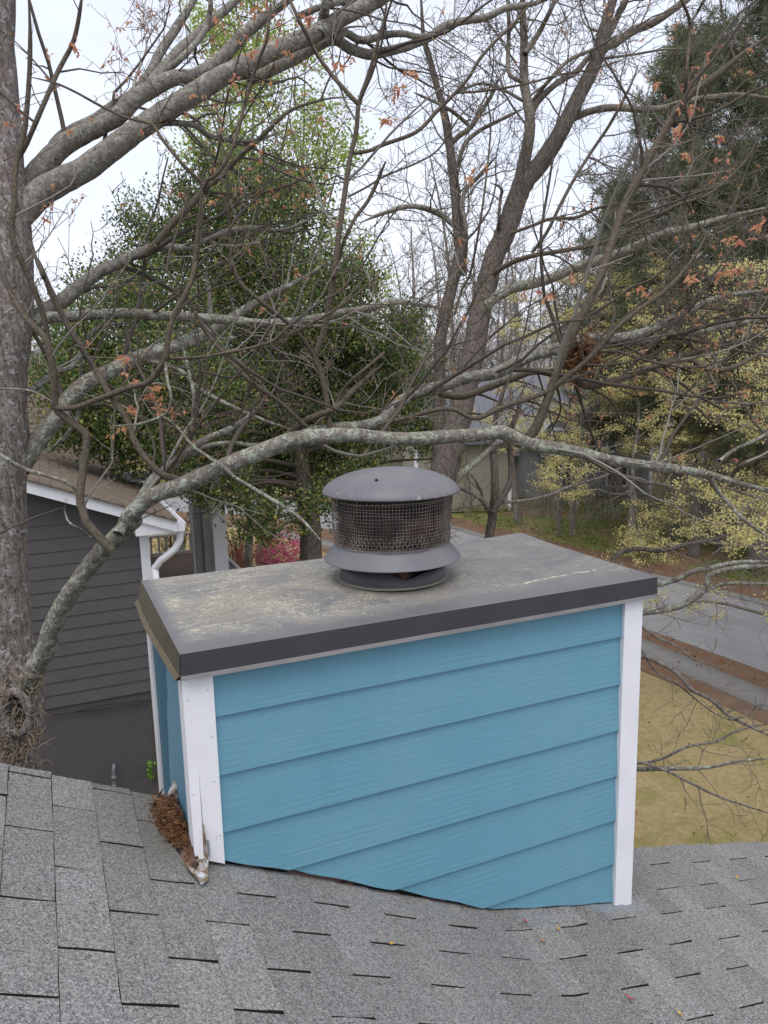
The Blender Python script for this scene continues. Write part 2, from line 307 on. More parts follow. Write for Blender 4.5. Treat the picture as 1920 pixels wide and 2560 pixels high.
M['under'] = leafmat('undergrowth', [(.10, .16, .04), (.16, .21, .06), (.24, .25, .09), (.28, .21, .11)], .45)
M['dead'] = leafmat('dead_leaf', [(.10, .05, .025), (.20, .10, .045), (.28, .15, .07), (.15, .085, .05)], .2)
M['straw'] = leafmat('pine_straw', [(.055, .026, .012), (.12, .052, .022), (.20, .095, .038), (.035, .02, .012)], .05)
M['ivy'] = leafmat('ivy_leaf', [(.14, .30, .03), (.22, .40, .05)], .4)
M['yellow_leaf'] = leafmat('yellow_leaf', [(.62, .42, .08), (.62, .42, .08)], .3)
M['red_leaf'] = leafmat('red_leaf', [(.42, .09, .10), (.42, .09, .10)], .3)
M['tan_leaf'] = leafmat('tan_leaf', [(.38, .20, .12), (.38, .20, .12)], .3)

def base_z(x): return float(np.interp(x, BX, BZ))
BX = [-6.0, .092, .256, .51, .797, 1.018, 1.257, 1.516, 6.0]
BZ = [-.678+.497*6.092, -.678, -.757, -.886, -1.034, -1.139, -1.203, -1.268, -1.268-.256*4.484]
# =================================================================== OUR HOUSE
house = thing('house', 'blue sided house under a grey shingle roof in the foreground', 'house', (0, -1.5, -6.0))
RAKE_Y, ROOF_Y0 = .395, -5.2
def build_roof():
    rng = np.random.default_rng(3); mb = MB()
    ex = [-.0195 + .1113*k for k in range(-48, 11)]
    while ex[-1] < 5.6: ex.append(ex[-1] + .1195)
    for i in range(len(ex)-1):
        x0, x1 = ex[i], ex[i+1]; k = i-48
        z0, z1 = base_z(x0), base_z(x1)
        ph = (-.250 if k % 2 == 0 else -.0975) + .0025*k + rng.normal(0, .004)
        ys = [ph + .305*j for j in range(-18, 6)]; ys = [y for y in ys if ROOF_Y0 < y < RAKE_Y]
        edges = [ROOF_Y0] + ys + [RAKE_Y + rng.normal(0, .004)]
        # dark mat layer showing through the slots
        mb.add([(x0-.01, ROOF_Y0, z0-.0035), (x1, ROOF_Y0, z1-.0035), (x1, RAKE_Y-.008, z1-.0035), (x0-.01, RAKE_Y-.008, z0-.0035)], [(0, 1, 2, 3)], m=1)
        for a, b in zip(edges[:-1], edges[1:]):
            wv_ = float(np.interp(x0, [.2, 1.2], [1, .9])); g0 = (.0026 + abs(rng.normal(0, .0010)))*wv_; g1 = (.0026 + abs(rng.normal(0, .0010)))*wv_; ya, yb = a+g0, b-g1
            th = .0055 + abs(rng.normal(0, .0008)); ns = max(2, int((yb-ya)/.05)); sk = rng.normal(0, .0022)
            yy = np.linspace(ya, yb, ns+1); lift = th + rng.normal(0, .0005, ns+1)
            xe = x1 + rng.normal(0, .0007, ns+1); jag = rng.normal(0, .0009, ns+1)
            top0 = np.stack([np.full(ns+1, x0+.001), yy, np.full(ns+1, z0+.0012)], 1)
            xm = x0+(x1-x0)*.5; topm = np.stack([np.full(ns+1, xm), yy, base_z(xm)+lift*.6], 1)
            yq = yy.copy(); yq[0] += rng.normal(0, .0022); yq[-1] += rng.normal(0, .0022); topm[0, 1] += rng.normal(0, .0012); topm[-1, 1] += rng.normal(0, .0012)
            top1 = np.stack([xe, yq, z1+lift], 1); bot1 = np.stack([xe+.0005, yq, np.full(ns+1, z1-.002)], 1)
            nv = ns+1; q = []
            for r in range(3):
                for j in range(ns): q.append((r*nv+j, (r+1)*nv+j, (r+1)*nv+j+1, r*nv+j+1))
            vv = np.vstack([top0, topm, top1, bot1]); off = len(vv)
            sv_ = []
            for e_, s_ in ((0, 1), (ns, -1)):   # end faces in the slots
                sv_.append([top0[e_]-V([0, 0, .006]), topm[e_]-V([0, 0, .008]), bot1[e_]])
            vv = np.vstack([vv, sv_[0], sv_[1]])
            q += [(0, off, off+1, nv), (nv, off+1, off+2, 2*nv), (ns, nv+ns, off+4, off+3), (nv+ns, 2*nv+ns, off+5, off+4)]
            nt_ = 2*ns; mb.add(vv, q[:nt_]); mb.v.pop(); mb.n -= len(vv); mb.add(vv, q[nt_:], m=1)
    # drip edge / deck under the shingles
    for a, b in zip(BX[:-1], BX[1:]):
        za, zb = base_z(a), base_z(b)
        mb.hexa([(a, ROOF_Y0, za-.03), (b, ROOF_Y0, zb-.03), (b, RAKE_Y-.012, zb-.03), (a, RAKE_Y-.012, za-.03)], [(a, ROOF_Y0, za-.0075), (b, ROOF_Y0, zb-.0075), (b, RAKE_Y-.012, zb-.0075), (a, RAKE_Y-.012, za-.0075)], m=1)
    # far slope beyond the ridge
    zr = base_z(ex[0]); mb.hexa([(ex[0], ROOF_Y0, zr-.03), (ex[0], RAKE_Y, zr-.03), (ex[0]-5, RAKE_Y, zr-2.5), (ex[0]-5, ROOF_Y0, zr-2.5)], [(ex[0], ROOF_Y0, zr), (ex[0], RAKE_Y, zr), (ex[0]-5, RAKE_Y, zr-2.47), (ex[0]-5, ROOF_Y0, zr-2.47)], m=0)
    return mb.build('roof', [M['shingle'], M['shingle_gap']], house)
build_roof()
mb = MB()   # rake boards under the roof edge
for a, b in zip(BX[:-1], BX[1:]):
    a2, b2 = max(a, -5.3), min(b, 5.5); za, zb = base_z(a2), base_z(b2)
    if a2 >= b2: continue
    for s0, s1 in ((a2, min(b2, .0)), (max(a2, 1.64), b2)):
        if s1 <= s0: continue
        z0, z1 = base_z(s0), base_z(s1)
        mb.hexa([(s0, .352, z0-.20), (s1, .352, z1-.20), (s1, .378, z1-.20), (s0, .378, z0-.20)], [(s0, .352, z0-.034), (s1, .352, z1-.034), (s1, .378, z1-.034), (s0, .378, z0-.034)])
mb.build('rake_board', M['white'], house)
mb = MB()
px = [-10.2, -5.36, .0, 1.05, 5.3]; pz = [-1.0, 1.93, -.70, -1.22, -2.3]
for a, b, za, zb in zip(px[:-1], px[1:], pz[:-1], pz[1:]):
    mb.hexa([(a, -5.0, -6), (b, -5.0, -6), (b, .17, -6), (a, .17, -6)], [(a, -5.0, za-.04), (b, -5.0, zb-.04), (b, .17, zb-.04), (a, .17, za-.04)])
mb.build('wall', M['siding'], house)

# =================================================================== CHIMNEY
CX, CY = .824, .427
chim = thing('chimney', 'blue clapboard chimney chase with white corner boards standing through the grey shingle roof', 'chimney', (.83, .43, -6.0))
mb = MB(); NB = 90
for k in range(-1, 7):
    zt = -.2074 - .1784*(k-1) if k >= 0 else -.02
    zt = -.2074 + .1784 - .1784*k if k >= 0 else None
    if k < 0: continue
    zb = zt - .1784
    xs = np.linspace(.084, 1.531, NB)
    for a, b in zip(xs[:-1], xs[1:]):
        ga, gb = [float(np.interp(x, [.08, .3, .8, 1.0, 1.5], [.020, .024, .022, .012, .010])) + .002*math.sin(x*31) for x in (a, b)]; la, lb = max(zb, base_z(a)+ga), max(zb, base_z(b)+gb)
        if la >= zt-.002 and lb >= zt-.002: continue
        la, lb = min(la, zt-.001), min(lb, zt-.001)
        yf = lambda z: (.0245 + (z-zb)/.1784*.0110)
        t_ = min(zt, -.05) if k == 0 else zt
        mb.add([(a, yf(la), la), (b, yf(lb), lb), (b, yf(t_), t_), (a, yf(t_), t_), (a, .042, la), (b, .042, lb)], [(0, 1, 2, 3), (0, 4, 5, 1)])
mb.build('clapboard_siding', M['siding'], chim)
mb = MB(); mb.box(.030, 1.590, .045, .800, -6.0, -.010); mb.build('chase_framing', M['gap'], chim)
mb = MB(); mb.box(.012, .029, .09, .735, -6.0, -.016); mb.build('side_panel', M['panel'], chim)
mb = MB(); mb.box(1.591, 1.604, .09, .735, -6.0, -.016); mb.build('side_panel', M['siding'], chim)
mb = MB(); mb.box(.09, 1.52, .801, .815, -6.0, -.016); mb.build('rear_siding', M['siding'], chim)
# front left corner board, split along the grain near its foot
zf = lambda x: base_z(x) + .022
mb = MB(); yf_, yb_ = .016, .0435; zb3 = [zf(.002), zf(.028), zf(.032)-.004, zf(.0865)-.004]
fr = [(.002, yf_, -.0675), (.0305, yf_, -.0675), (.0865, yf_, -.0675), (.002, yf_, -.34), (.0305, yf_, -.34), (.0865, yf_, -.34), (.002, .009, zb3[0]), (.0275, .007, zb3[1]), (.0325, .017, zb3[2]), (.0865, .016, zb3[3])]
bk = [(x, yb_, z) for x, y, z in fr]
mb.add(fr+bk, [(0, 1, 4, 3), (1, 2, 5, 4), (3, 4, 7, 6), (4, 5, 9, 8), (4, 14, 17, 7), (4, 8, 18, 14), (0, 3, 13, 10), (3, 6, 16, 13), (2, 12, 15, 5), (5, 15, 19, 9), (6, 7, 17, 16), (8, 9, 19, 18), (0, 10, 11, 1), (1, 11, 12, 2)])
for x_, z_ in ((.012, -.42), (.071, -.395), (.016, -.51), (.066, -.565), (.078, -.565), (.07, -.12), (.014, -.14), (.072, -.26)):
    th_ = np.linspace(0, 2*math.pi, 8, endpoint=False); y_ = np.interp(z_, [-.64, -.34], [.0085, .0155]) if x_ < .03 else .0155
    mb.add([(x_+.0017*math.cos(t), y_-.0006, z_+.0017*math.sin(t)) for t in th_], None, [(0, i, i+1) for i in range(1, 7)], m=1)
mb.add([(.038, .0154, -.565), (.046, .0154, -.572), (.047, .0154, -.60), (.044, .0154, -.63), (.040, .0154, -.612)], None, [(0, 1, 2), (0, 2, 3), (0, 3, 4)], m=2)
M['nail'] = paint('nail_head', (.10, .09, .08), .7, 0); M['chip'] = paint('bare_primer', (.30, .32, .36), .7, .3)
mb.build('corner_board', [M['white'], M['nail'], M['chip']], chim)
mb = MB(); mb.box(.001, .0115, .044, .088, -1.5, -.018); bevel(mb.build('corner_board', M['white'], chim), .0015)
mb = MB(); mb.box(.001, .0115, .735, .822, -6.0, -.018); bevel(mb.build('corner_board', M['white_old'], chim), .0015)
mb = MB(); mb.box(.0118, .09, .8152, .828, -6.0, -.018); bevel(mb.build('corner_board', M['white'], chim), .0015)
mb = MB(); mb.hexa([(1.531, .014, -1.300), (1.612, .014, -1.312), (1.612, .0435, -1.312), (1.531, .0435, -1.300)], [(1.531, .014, -.0675), (1.612, .014, -.0675), (1.612, .0435, -.0675), (1.531, .0435, -.0675)]); bevel(mb.build('corner_board', M['white'], chim), .002)
mb = MB(); mb.box(1.605, 1.6165, .044, .11, -1.5, -.018); bevel(mb.build('corner_board', M['white'], chim), .0015)
mb = MB(); mb.box(1.605, 1.6165, .735, .822, -6.0, -.018); bevel(mb.build('corner_board', M['white'], chim), .0015)
mb = MB(); mb.box(1.53, 1.6048, .8152, .828, -6.0, -.018); bevel(mb.build('corner_board', M['white'], chim), .0015)
# chase cover: cross-broken sheet with folded skirts and hems
L, W, SK = 1.66, .855, .069
cover = MB(); NX, NY = 40, 20
gx = np.linspace(0, L, NX+1); gy = np.linspace(0, W, NY+1); X, Y = np.meshgrid(gx, gy, indexing='ij')
rise = .012*np.minimum(np.minimum(X, L-X)/.42, np.minimum(Y, W-Y)/.42).clip(0, 1)
wav = .0025*np.sin(X*5+1)*np.sin(Y*9) * (np.minimum(Y, W-Y)/.1).clip(0, 1)*(np.minimum(X, L-X)/.1).clip(0, 1)
Zc = rise + wav
kick = .007*np.exp(-((X-L)**2/.10**2 + (Y-W)**2/.16**2)); Zc += kick
idx = np.arange((NX+1)*(NY+1)).reshape(NX+1, NY+1)
cover.add(np.stack([X, Y, Zc], -1).reshape(-1, 3), np.stack([idx[:-1, :-1], idx[1:, :-1], idx[1:, 1:], idx[:-1, 1:]], -1).reshape(-1, 4))
cv = cover.build('chase_cover', [M['cap']], chim, True)
def skirt(p0, p1, out, drop, flare, hemout, mat, hmat, nm, wob=.0015):
    rng = np.random.default_rng(len(nm)*7+int(p0[0]*10)+int(p1[1]*10)); nseg = 24; a, b = V(p0, float), V(p1, float); o = V(out, float); mb = MB(); hm = MB()
    t = np.linspace(0, 1, nseg+1)[:, None]; top = a+(b-a)*t; wv = (rng.normal(0, wob, nseg+1).cumsum()*.3)[:, None]
    zt = V([np.interp(p[0], gx, Zc[:, 0 if p[1] < .4 else -1]) if abs(o[1]) > .5 else np.interp(p[1], gy, Zc[0 if p[0] < .8 else -1, :]) for p in top]); top[:, 2] = zt
    fl = flare if np.ndim(flare) else np.full(nseg+1, flare); dr = drop if np.ndim(drop) else np.full(nseg+1, drop)
    bot = a+(b-a)*t + o*(fl[:, None]+wv); bot[:, 2] = -dr
    hem = bot + o*hemout; hem[:, 2] -= .011; back = bot + o*(-.006); back[:, 2] -= .012
    k = nseg+1; q = [(j, j+1, k+j+1, k+j) for j in range(nseg)]
    mb.add(np.vstack([top, bot]), q); mb.build('skirt', mat, cv_p(cv), True)
    hm.add(np.vstack([bot, hem, back]), q+[(k+j, k+j+1, 2*k+j+1, 2*k+j) for j in range(nseg)]); hm.build('drip_hem', hmat, cv_p(cv), False)
def cv_p(c): return c
cv['_o'] = [.83, .43, -6.0]
skirt((.0015, 0, 0), (L, 0, 0), (0, -1, 0), .062, .002, .007, M['cap_edge'], M['cap_hem'], 'front')
t25 = np.linspace(0, 1, 25)
skirt((0, 0.003, 0), (0, W, 0), (-1, 0, 0), .062+.012*np.sin(t25*2.5), .006+.022*np.sin(np.clip(t25*1.1, 0, 1)*2.6)**.8*t25.clip(.2, 1), .013, M['mossy'], M['mossy_hem'], 'left')
skirt((L, 0, 0), (L, W, 0), (1, 0, 0), .062, .003, .007, M['cap_edge'], M['cap_hem'], 'right')
skirt((0, W, 0), (L, W, 0), (0, 1, 0), .062, .003, .007, M['cap_edge'], M['cap_hem'], 'rear')
# flashing at the foot
fl = MB()
pts = [(-.030, -.012), (.024, .016), (.030, -.030), (.022, -.078), (-.002, -.105), (-.016, -.060)]
zz = lambda x, y: base_z(x)+.012
fl.add([(p[0], p[1], zz(*p)+(.016 if i in (1, 2) else .003)) for i, p in enumerate(pts)] + [(p[0], p[1], zz(*p)+(.014 if i in (1, 2) else .001)) for i, p in enumerate(pts)] + [(0.006, -.03, zz(0, 0)+.004)],
       [(0, 1, 12, 5), (1, 2, 3, 12), (3, 4, 5, 12)] + [(i, (i+1) % 6, 6+(i+1) % 6, 6+i) for i in range(6)])
fl.add([(.0290, .010, -.50), (.0335, .004, -.52), (.036, -.012, zz(.03, 0)+.02), (.031, -.028, zz(.03, 0)+.012), (.026, .006, zz(.03, 0)+.03)], [(0, 1, 2, 4)], [(2, 3, 4)])
n = NT('painted_flashing', .5, .4); n.color(n.mix(n.ramp(n.noise(28, 4), [(.36, 0.0), (.56, 1.0)]), (.50, .51, .54), (.15, .11, .065))); M['flashing'] = n.m
fo = fl.build('step_flashing', M['flashing'], chim)
fl = MB(); fl.hexa([(-.012, .36, base_z(0)+.005), (.010, .36, base_z(0)+.005), (.010, .43, base_z(0)+.005), (-.012, .43, base_z(0)+.005)], [(.006, .36, base_z(0)+.05), (.011, .36, base_z(0)+.06), (.011, .43, base_z(0)+.05), (.006, .43, base_z(0)+.04)]); fl.build('step_flashing', M['flashing'], chim)

# flue cap: collar, storm flange, mesh basket, domed lid
flue = thing('flue_cap', 'round grey metal flue cap with wire mesh basket and domed lid on the chimney top', 'flue cap', (CX, CY, 0.012))
def pr(mb, nm, mat, sm=True): return mb.build(nm, mat, flue, sm)
mb = MB(); mb.lathe([(.198, .0125), (.196, .015), (.191, .019), (.1873, .0185)], (CX, CY, 0), 72); pr(mb, 'sealant_ring', M['sealant'])
mb = MB(); th = np.linspace(0, 2*math.pi, 96, endpoint=False); topz = .066 + .006*np.sin(th*2+.4) - .020*np.exp(-((np.angle(np.exp(1j*(th+1.75)))/.25)**2))
rr = .187 + .003*np.exp(-((np.angle(np.exp(1j*(th+.5)))/.3)**2))
lo = np.stack([CX+rr*np.cos(th), CY+rr*np.sin(th), np.full(96, .012)], 1); hi = np.stack([CX+rr*np.cos(th), CY+rr*np.sin(th), topz], 1); hi2 = np.stack([CX+(rr-.004)*np.cos(th), CY+(rr-.004)*np.sin(th), topz], 1); lo2 = hi2.copy(); lo2[:, 2] = .012
i = np.arange(96); j = (i+1) % 96
mb.add(np.vstack([lo, hi, hi2, lo2]), np.concatenate([np.stack([i, j, 96+j, 96+i], 1), np.stack([96+i, 96+j, 192+j, 192+i], 1), np.stack([192+i, 192+j, 288+j, 288+i], 1)])); pr(mb, 'storm_collar', M['collar'])
mb = MB(); mb.lathe([(.165, .014), (.165, .10), (.160, .10)], (CX, CY, 0), 64); pr(mb, 'inner_sleeve', M['gap'])
mb = MB(); mb.lathe([(.150, .098), (.2405, .0865), (.2440, .0865), (.2440, .0885), (.240, .0925), (.222, .116), (.206, .134), (.199, .141), (.199, .148), (.195, .148), (.195, .120), (.150, .100)], (CX, CY, 0), 96); pr(mb, 'storm_flange', M['flue'])
mb = MB(); mb.lathe([(.0, .120), (.180, .120), (.189, .125), (.189, .318), (.183, .318), (.183, .14), (0, .14)], (CX, CY, 0), 72); pr(mb, 'flue_pipe', M['pipe'])
for a in (0.5, 2.1, 3.65, 5.2):
    mb = MB(); c_, s_ = math.cos(a), math.sin(a); tx, ty = -s_, c_; r0, r1 = .194, .196
    mb.hexa([(CX+r0*c_-tx*.014, CY+r0*s_-ty*.014, .13), (CX+r0*c_+tx*.014, CY+r0*s_+ty*.014, .13), (CX+r1*c_+tx*.014, CY+r1*s_+ty*.014, .13), (CX+r1*c_-tx*.014, CY+r1*s_-ty*.014, .13)],
            [(CX+r0*c_-tx*.014, CY+r0*s_-ty*.014, .335), (CX+r0*c_+tx*.014, CY+r0*s_+ty*.014, .335), (CX+r1*c_+tx*.014, CY+r1*s_+ty*.014, .335), (CX+r1*c_-tx*.014, CY+r1*s_-ty*.014, .335)])
    pr(mb, 'lid_bracket', M['pipe'], False)
# wire mesh: hardware cloth wrapped round, loose diamond netting at the top and the foot
rng = np.random.default_rng(5); mb = MB(); NV = 118; NR = 15
ang = np.linspace(0, 2*math.pi, NV, endpoint=False); RB = lambda z, a: .2035 + .009*np.clip((z-.15)/.15, 0, 1) + .0022*np.sin(a*5+z*30) + .0018*np.sin(a*11-z*47)
for a in ang:
    zz_ = np.linspace(.143, .305, 9); a2 = a + .006*np.sin(zz_*60+a*9) + rng.normal(0, .003); mb.tube(np.stack([CX+RB(zz_, a)*np.cos(a2), CY+RB(zz_, a)*np.sin(a2), zz_], 1), .00085, 4)
aa = np.linspace(0, 2*math.pi, 97)
for r in range(NR):
    z = .1435 + .0112*r; zr = z + .0012*np.sin(aa*4+r) + .0008*np.sin(aa*9+r*2); mb.tube(np.stack([CX+(RB(z, aa)+.0008)*np.cos(aa), CY+(RB(z, aa)+.0008)*np.sin(aa), zr], 1), .00085, 4)
for z, rd in ((.306, .0016), (.330, .0012)): mb.tube(np.stack([CX+(RB(z, aa)+.001)*np.cos(aa), CY+(RB(z, aa)+.001)*np.sin(aa), z+.002*np.sin(aa*3)], 1), rd, 5)
for s_ in (-1, 1):
    for a in np.linspace(0, 2*math.pi, 74, endpoint=False):
        for z0, z1 in ((.306, .338), (.148, .196)):
            zz_ = np.linspace(z0, z1, 5); a2 = a + s_*(zz_-z0)/.032*.17*.55
            mb.tube(np.stack([CX+(RB(zz_, a)+.0022)*np.cos(a2), CY+(RB(zz_, a)+.0022)*np.sin(a2), zz_], 1), .0008, 4)
for kk in range(26):   # frayed cut wires at the seam on the right
    a = -.55+rng.normal(0, .05); z = rng.uniform(.15, .24); p = V([CX+.212*math.cos(a), CY+.212*math.sin(a), z]); d = V([math.cos(a)*.4, math.sin(a)*.4, 0]) + rng.normal(0, .8, 3); mb.tube([p, p+d*.012, p+d*.022+V([0, 0, -.002])], .0008, 4)
pr(mb, 'wire_mesh_basket', M['wire'])
mb = MB(); mb.lathe([(.0, .404), (.04, .4032), (.08, .4000), (.12, .3935), (.16, .3832), (.195, .3690), (.220, .3545), (.236, .3390), (.2425, .3275), (.2435, .3225), (.2415, .3225), (.2395, .327), (.20, .340), (.10, .350), (0, .352)], (CX, CY, 0), 96); lid = pr(mb, 'domed_lid', M['flue'])
lid['_o'] = [CX, CY, .012]
for a in (2.45, .55, 4.0):
    mb = MB(); x, y = CX+.165*math.cos(a), CY+.165*math.sin(a); mb.lathe([(0, .3875), (.005, .3865), (.006, .381)], (x, y, 0), 10)
    mb.build('rivet', M['black'], lid, True)

# pine needles and leaves caught beside the chimney
rng = np.random.default_rng(11); mb = MB(); nd = 1500
u = rng.beta(2.2, 1.8, nd); yy = .40 - u*.46; wid = .075*np.sin(np.clip(u*1.15+.12, 0, 1)*math.pi)**.7
xx = .000 - rng.random(nd)**1.2*wid; hgt = np.clip(1+xx/np.maximum(wid, .01), 0, 1)*.05*np.sin(np.clip(u+.05, 0, 1)*math.pi)
P = np.stack([xx, yy, V([base_z(x) for x in xx])+.010+hgt*rng.random(nd)], 1)
for p in P[:1250]:
    d = rng.normal(0, 1, 3)*V([.7, 1, .22]); d /= np.linalg.norm(d); ln = rng.uniform(.02, .06); c = rng.normal(0, .01, 3)*V([1, 1, .4])
    q = [p-d*ln*.5, p+c, p+d*ln*.5]; q = [V([min(e[0], .0), e[1], max(e[2], base_z(e[0])+.008)]) for e in q]; mb.tube(q, .0011, 3)
Q = P[1250:]; mb.leaves(Q, rng.uniform(.012, .034, len(Q)), rng.uniform(.006, .014, len(Q)), rng, up=V([-.2, 0, .2]))
# a solid core of packed litter
core = [(x, y) for x, y in ((.0, .40), (-.03, .38), (-.055, .30), (-.06, .20), (-.045, .08), (-.03, .0), (-.012, -.045), (.0, -.04))]
mb.add([(x, y, base_z(x)+.004) for x, y in core] + [(.0, y*.9+.01, base_z(0)+.034) for x, y in core], [(i, (i+1) % 8, 8+(i+1) % 8, 8+i) for i in range(8)], m=1)
tag(mb.build('leaf_litter', [M['straw'], M['gap']]), 'brown heap of pine needles and dead leaves wedged between shingles and white corner board', 'leaf litter')
# fallen leaves on the shingles
rng = np.random.default_rng(2)
def fallen(x, y, ln, mat, label, ang):
    p = None; r = ray(x*K, y*K); lo, hi = .5, 6.0
    for _ in range(40):
        mid = (lo+hi)/2; q = CAM+r*mid
        if q[2] > base_z(q[0])+.008: lo = mid
        else: hi = mid
    p = CAM+r*lo; c, s = math.cos(ang), math.sin(ang); sl = -.257 if p[0] > 1.05 else -.497; mb = MB(); N = 7; prof = [0, .5, .9, 1, .8, .4, 0]; L_ = []; R_ = []; Cc = []
    for i in range(N):
        t = (i/(N-1)-.5)*ln; wd = prof[i]*ln*.24; b = .004+.006*abs(t)/ln*2
        for arr, off, zb in ((L_, wd, .004), (Cc, 0, 0), (R_, -wd, .003)):
            dx, dy = c*t-s*off, s*t+c*off; arr.append((p[0]+dx, p[1]+dy, p[2]+sl*dx+b+zb))
    v = L_+Cc+R_; q = [(i, i+1, N+i+1, N+i) for i in range(N-1)] + [(N+i, N+i+1, 2*N+i+1, 2*N+i) for i in range(N-1)]
    mb.add(v, q); mb.tube([Cc[-1], V(Cc[-1])+V([c, s, sl*c])*ln*.3], .0012, 4); o = mb.build('fallen_leaf', M[mat]); tag(o, label, 'leaf', 'fallen leaves on the grey shingles')
fallen(1591, 1899, .026, 'yellow_leaf', 'yellow fallen leaf on the shingles to the right of the chimney', .3)
fallen(1207, 2011, .020, 'yellow_leaf', 'tiny yellow leaf on the shingles just below the blue siding', 1.2)
fallen(1469, 2194, .022, 'yellow_leaf', 'yellow leaf on the shingles at the bottom edge, furthest from the chimney', 1.6)
fallen(1136, 1994, .022, 'red_leaf', 'dark red upright leaf on the shingles near the foot of the blue siding', 1.4)
fallen(1173, 2037, .026, 'tan_leaf', 'pinkish tan leaf lying below the middle of the chimney', 2.0)
fallen(1360, 2160, .026, 'red_leaf', 'red leaf lying alone low on the right half of the roof', 2.1)
fallen(845, 2043, .018, 'yellow_leaf', 'small yellow leaf under the dark gap along the siding foot', .2)

# =================================================================== SETTING
GZ = -6.0
def gz(x, y): return GZ + .05*math.sin(x*.21+.4)*math.sin(y*.17)
n = NT('lawn_grass', .95, .1); a = n.noise(.55, 6, .65); f = n.noise(9, 5, .7); ff = n.noise(70, 3, .6, n.mapv((1, 1, .1)))
c = n.mix(n.ramp(f, [(.3, 0.0), (.7, 1.0)]), (.34, .265, .13), (.54, .43, .235)); c = n.mix(n.ramp(n.noise(1.1, 7, .72), [(.50, 0.0), (.64, .7)]), c, (.225, .245, .065)); c = n.mix(n.ramp(n.noise(3.4, 6, .7), [(.60, 0.0), (.70, .7)]), c, (.12, .17, .035))
c = n.mix(n.ramp(ff, [(.35, .55), (.6, 0.0)]), c, (.10, .07, .03)); s_ = n.xyz()
near = n.math('MULTIPLY', n.smooth(s_[1], 8.0, 4.5), n.ramp(n.noise(2.6, 7, .75), [(.42, 0.0), (.60, .6)])); c = n.mix(near, c, (.21, .175, .06))
n.color(c); n.bump(n.math('ADD', ff, f), .9, .04); M['lawn'] = n.m
n = NT('asphalt_road', .9, .2); c = n.mix(n.ramp(n.noise(1.3, 6, .6, n.mapv((1, .4, 1))), [(.3, 0.0), (.7, 1.0)]), (.185, .182, .184), (.245, .242, .243)); c = n.mix(n.ramp(n.noise(160, 2), [(.5, 0.0), (.7, .4)]), c, (.30, .30, .30)); c = n.mix(n.ramp(n.voro(.55, n.mapv((1, .6, 1)), 'Distance', 'DISTANCE_TO_EDGE'), [(.0, .45), (.012, 0.0)]), c, (.09, .09, .095)); n.color(c); n.bump(n.noise(140, 2), .4, .006); M['road'] = n.m
n = NT('concrete_path', .9, .2); c = n.mix(n.noise(3, 7, .7), (.15, .145, .138), (.22, .21, .195)); n.color(c); n.bump(n.noise(90, 3), .3, .006); M['path'] = n.m
n = NT('pine_straw_ground', .95, .1); c = n.mix(n.noise(14, 6, .75, n.mapv((1, 1, .2)), 1.5), (.07, .04, .028), (.25, .155, .10)); c = n.mix(n.ramp(n.noise(2.4, 5), [(.45, 0.0), (.65, .6)]), c, (.20, .155, .105)); n.color(c); n.bump(n.noise(40, 4), .9, .03); M['strawg'] = n.m
n = NT('woodland_floor', .95, .1); c = n.mix(n.noise(5, 7, .75), (.13, .08, .05), (.34, .23, .15)); c = n.mix(n.ramp(n.noise(.35, 6, .65), [(.42, 0.0), (.54, .85)]), c, (.16, .19, .06)); n.color(c); n.bump(n.noise(20, 5), .9, .06); M['floor'] = n.m
def sheet(nm, x0, x1, y0, y1, z, mat, nx=2, ny=2, hf=None):
    X, Y = np.meshgrid(np.linspace(x0, x1, nx), np.linspace(y0, y1, ny), indexing='ij'); Z = np.full_like(X, z)
    if hf is not None: Z = Z + hf(X, Y)
    i = np.arange(nx*ny).reshape(nx, ny); mb = MB(); mb.add(np.stack([X, Y, Z], -1).reshape(-1, 3), np.stack([i[:-1, :-1], i[1:, :-1], i[1:, 1:], i[:-1, 1:]], -1).reshape(-1, 4)); return struct(mb.build(nm, mat, None, True))
sheet('ground', -400, 400, -60, 700, GZ-.07, M['floor'], 60, 60, lambda X, Y: np.clip((np.hypot(X-8, Y-10)-90)/300, 0, 1)*9)
def ribbon(nm, cl, w0, z, mat, th=.0):
    cl = V(cl, float); t = np.arange(len(cl)); tt = np.linspace(0, len(cl)-1, 90); p = catmull(cl, 90); g = np.gradient(p, axis=0); g /= np.linalg.norm(g, axis=1)[:, None]; nn = np.stack([-g[:, 1], g[:, 0]], 1)
    mb = MB(); a, b = p+nn*w0[0], p+nn*w0[1]; N = len(p); zz = np.full((N, 1), z); zb = np.full((N, 1), z-max(th, .003))
    v = np.vstack([np.hstack([a, zz]), np.hstack([b, zz]), np.hstack([a, zb]), np.hstack([b, zb])]); i = np.arange(N-1)
    q = np.concatenate([np.stack([i, i+1, N+i+1, N+i], 1)] + ([np.stack([i+1, i, 2*N+i, 2*N+i+1], 1), np.stack([N+i, N+i+1, 3*N+i+1, 3*N+i], 1)] if th else [])); mb.add(v, q); return struct(mb.build(nm, mat, None, True))
def catmull(P, n):
    P = V(P, float); m = len(P)
    if m == 2: return P[0]+(P[1]-P[0])*np.linspace(0, 1, n)[:, None]
    Q = np.vstack([2*P[0]-P[1], P, 2*P[-1]-P[-2]]); d = np.linalg.norm(np.diff(P, axis=0), axis=1); s = np.concatenate([[0], d.cumsum()]); s /= s[-1]
    t = np.linspace(0, 1, n); k = np.clip(np.searchsorted(s, t, 'right')-1, 0, m-2); u = ((t-s[k])/np.maximum(s[k+1]-s[k], 1e-9))[:, None]
    a, b, c, e = Q[k], Q[k+1], Q[k+2], Q[k+3]; return .5*((2*b)+(-a+c)*u+(2*a-5*b+4*c-e)*u*u+(-a+3*b-3*c+e)*u**3)
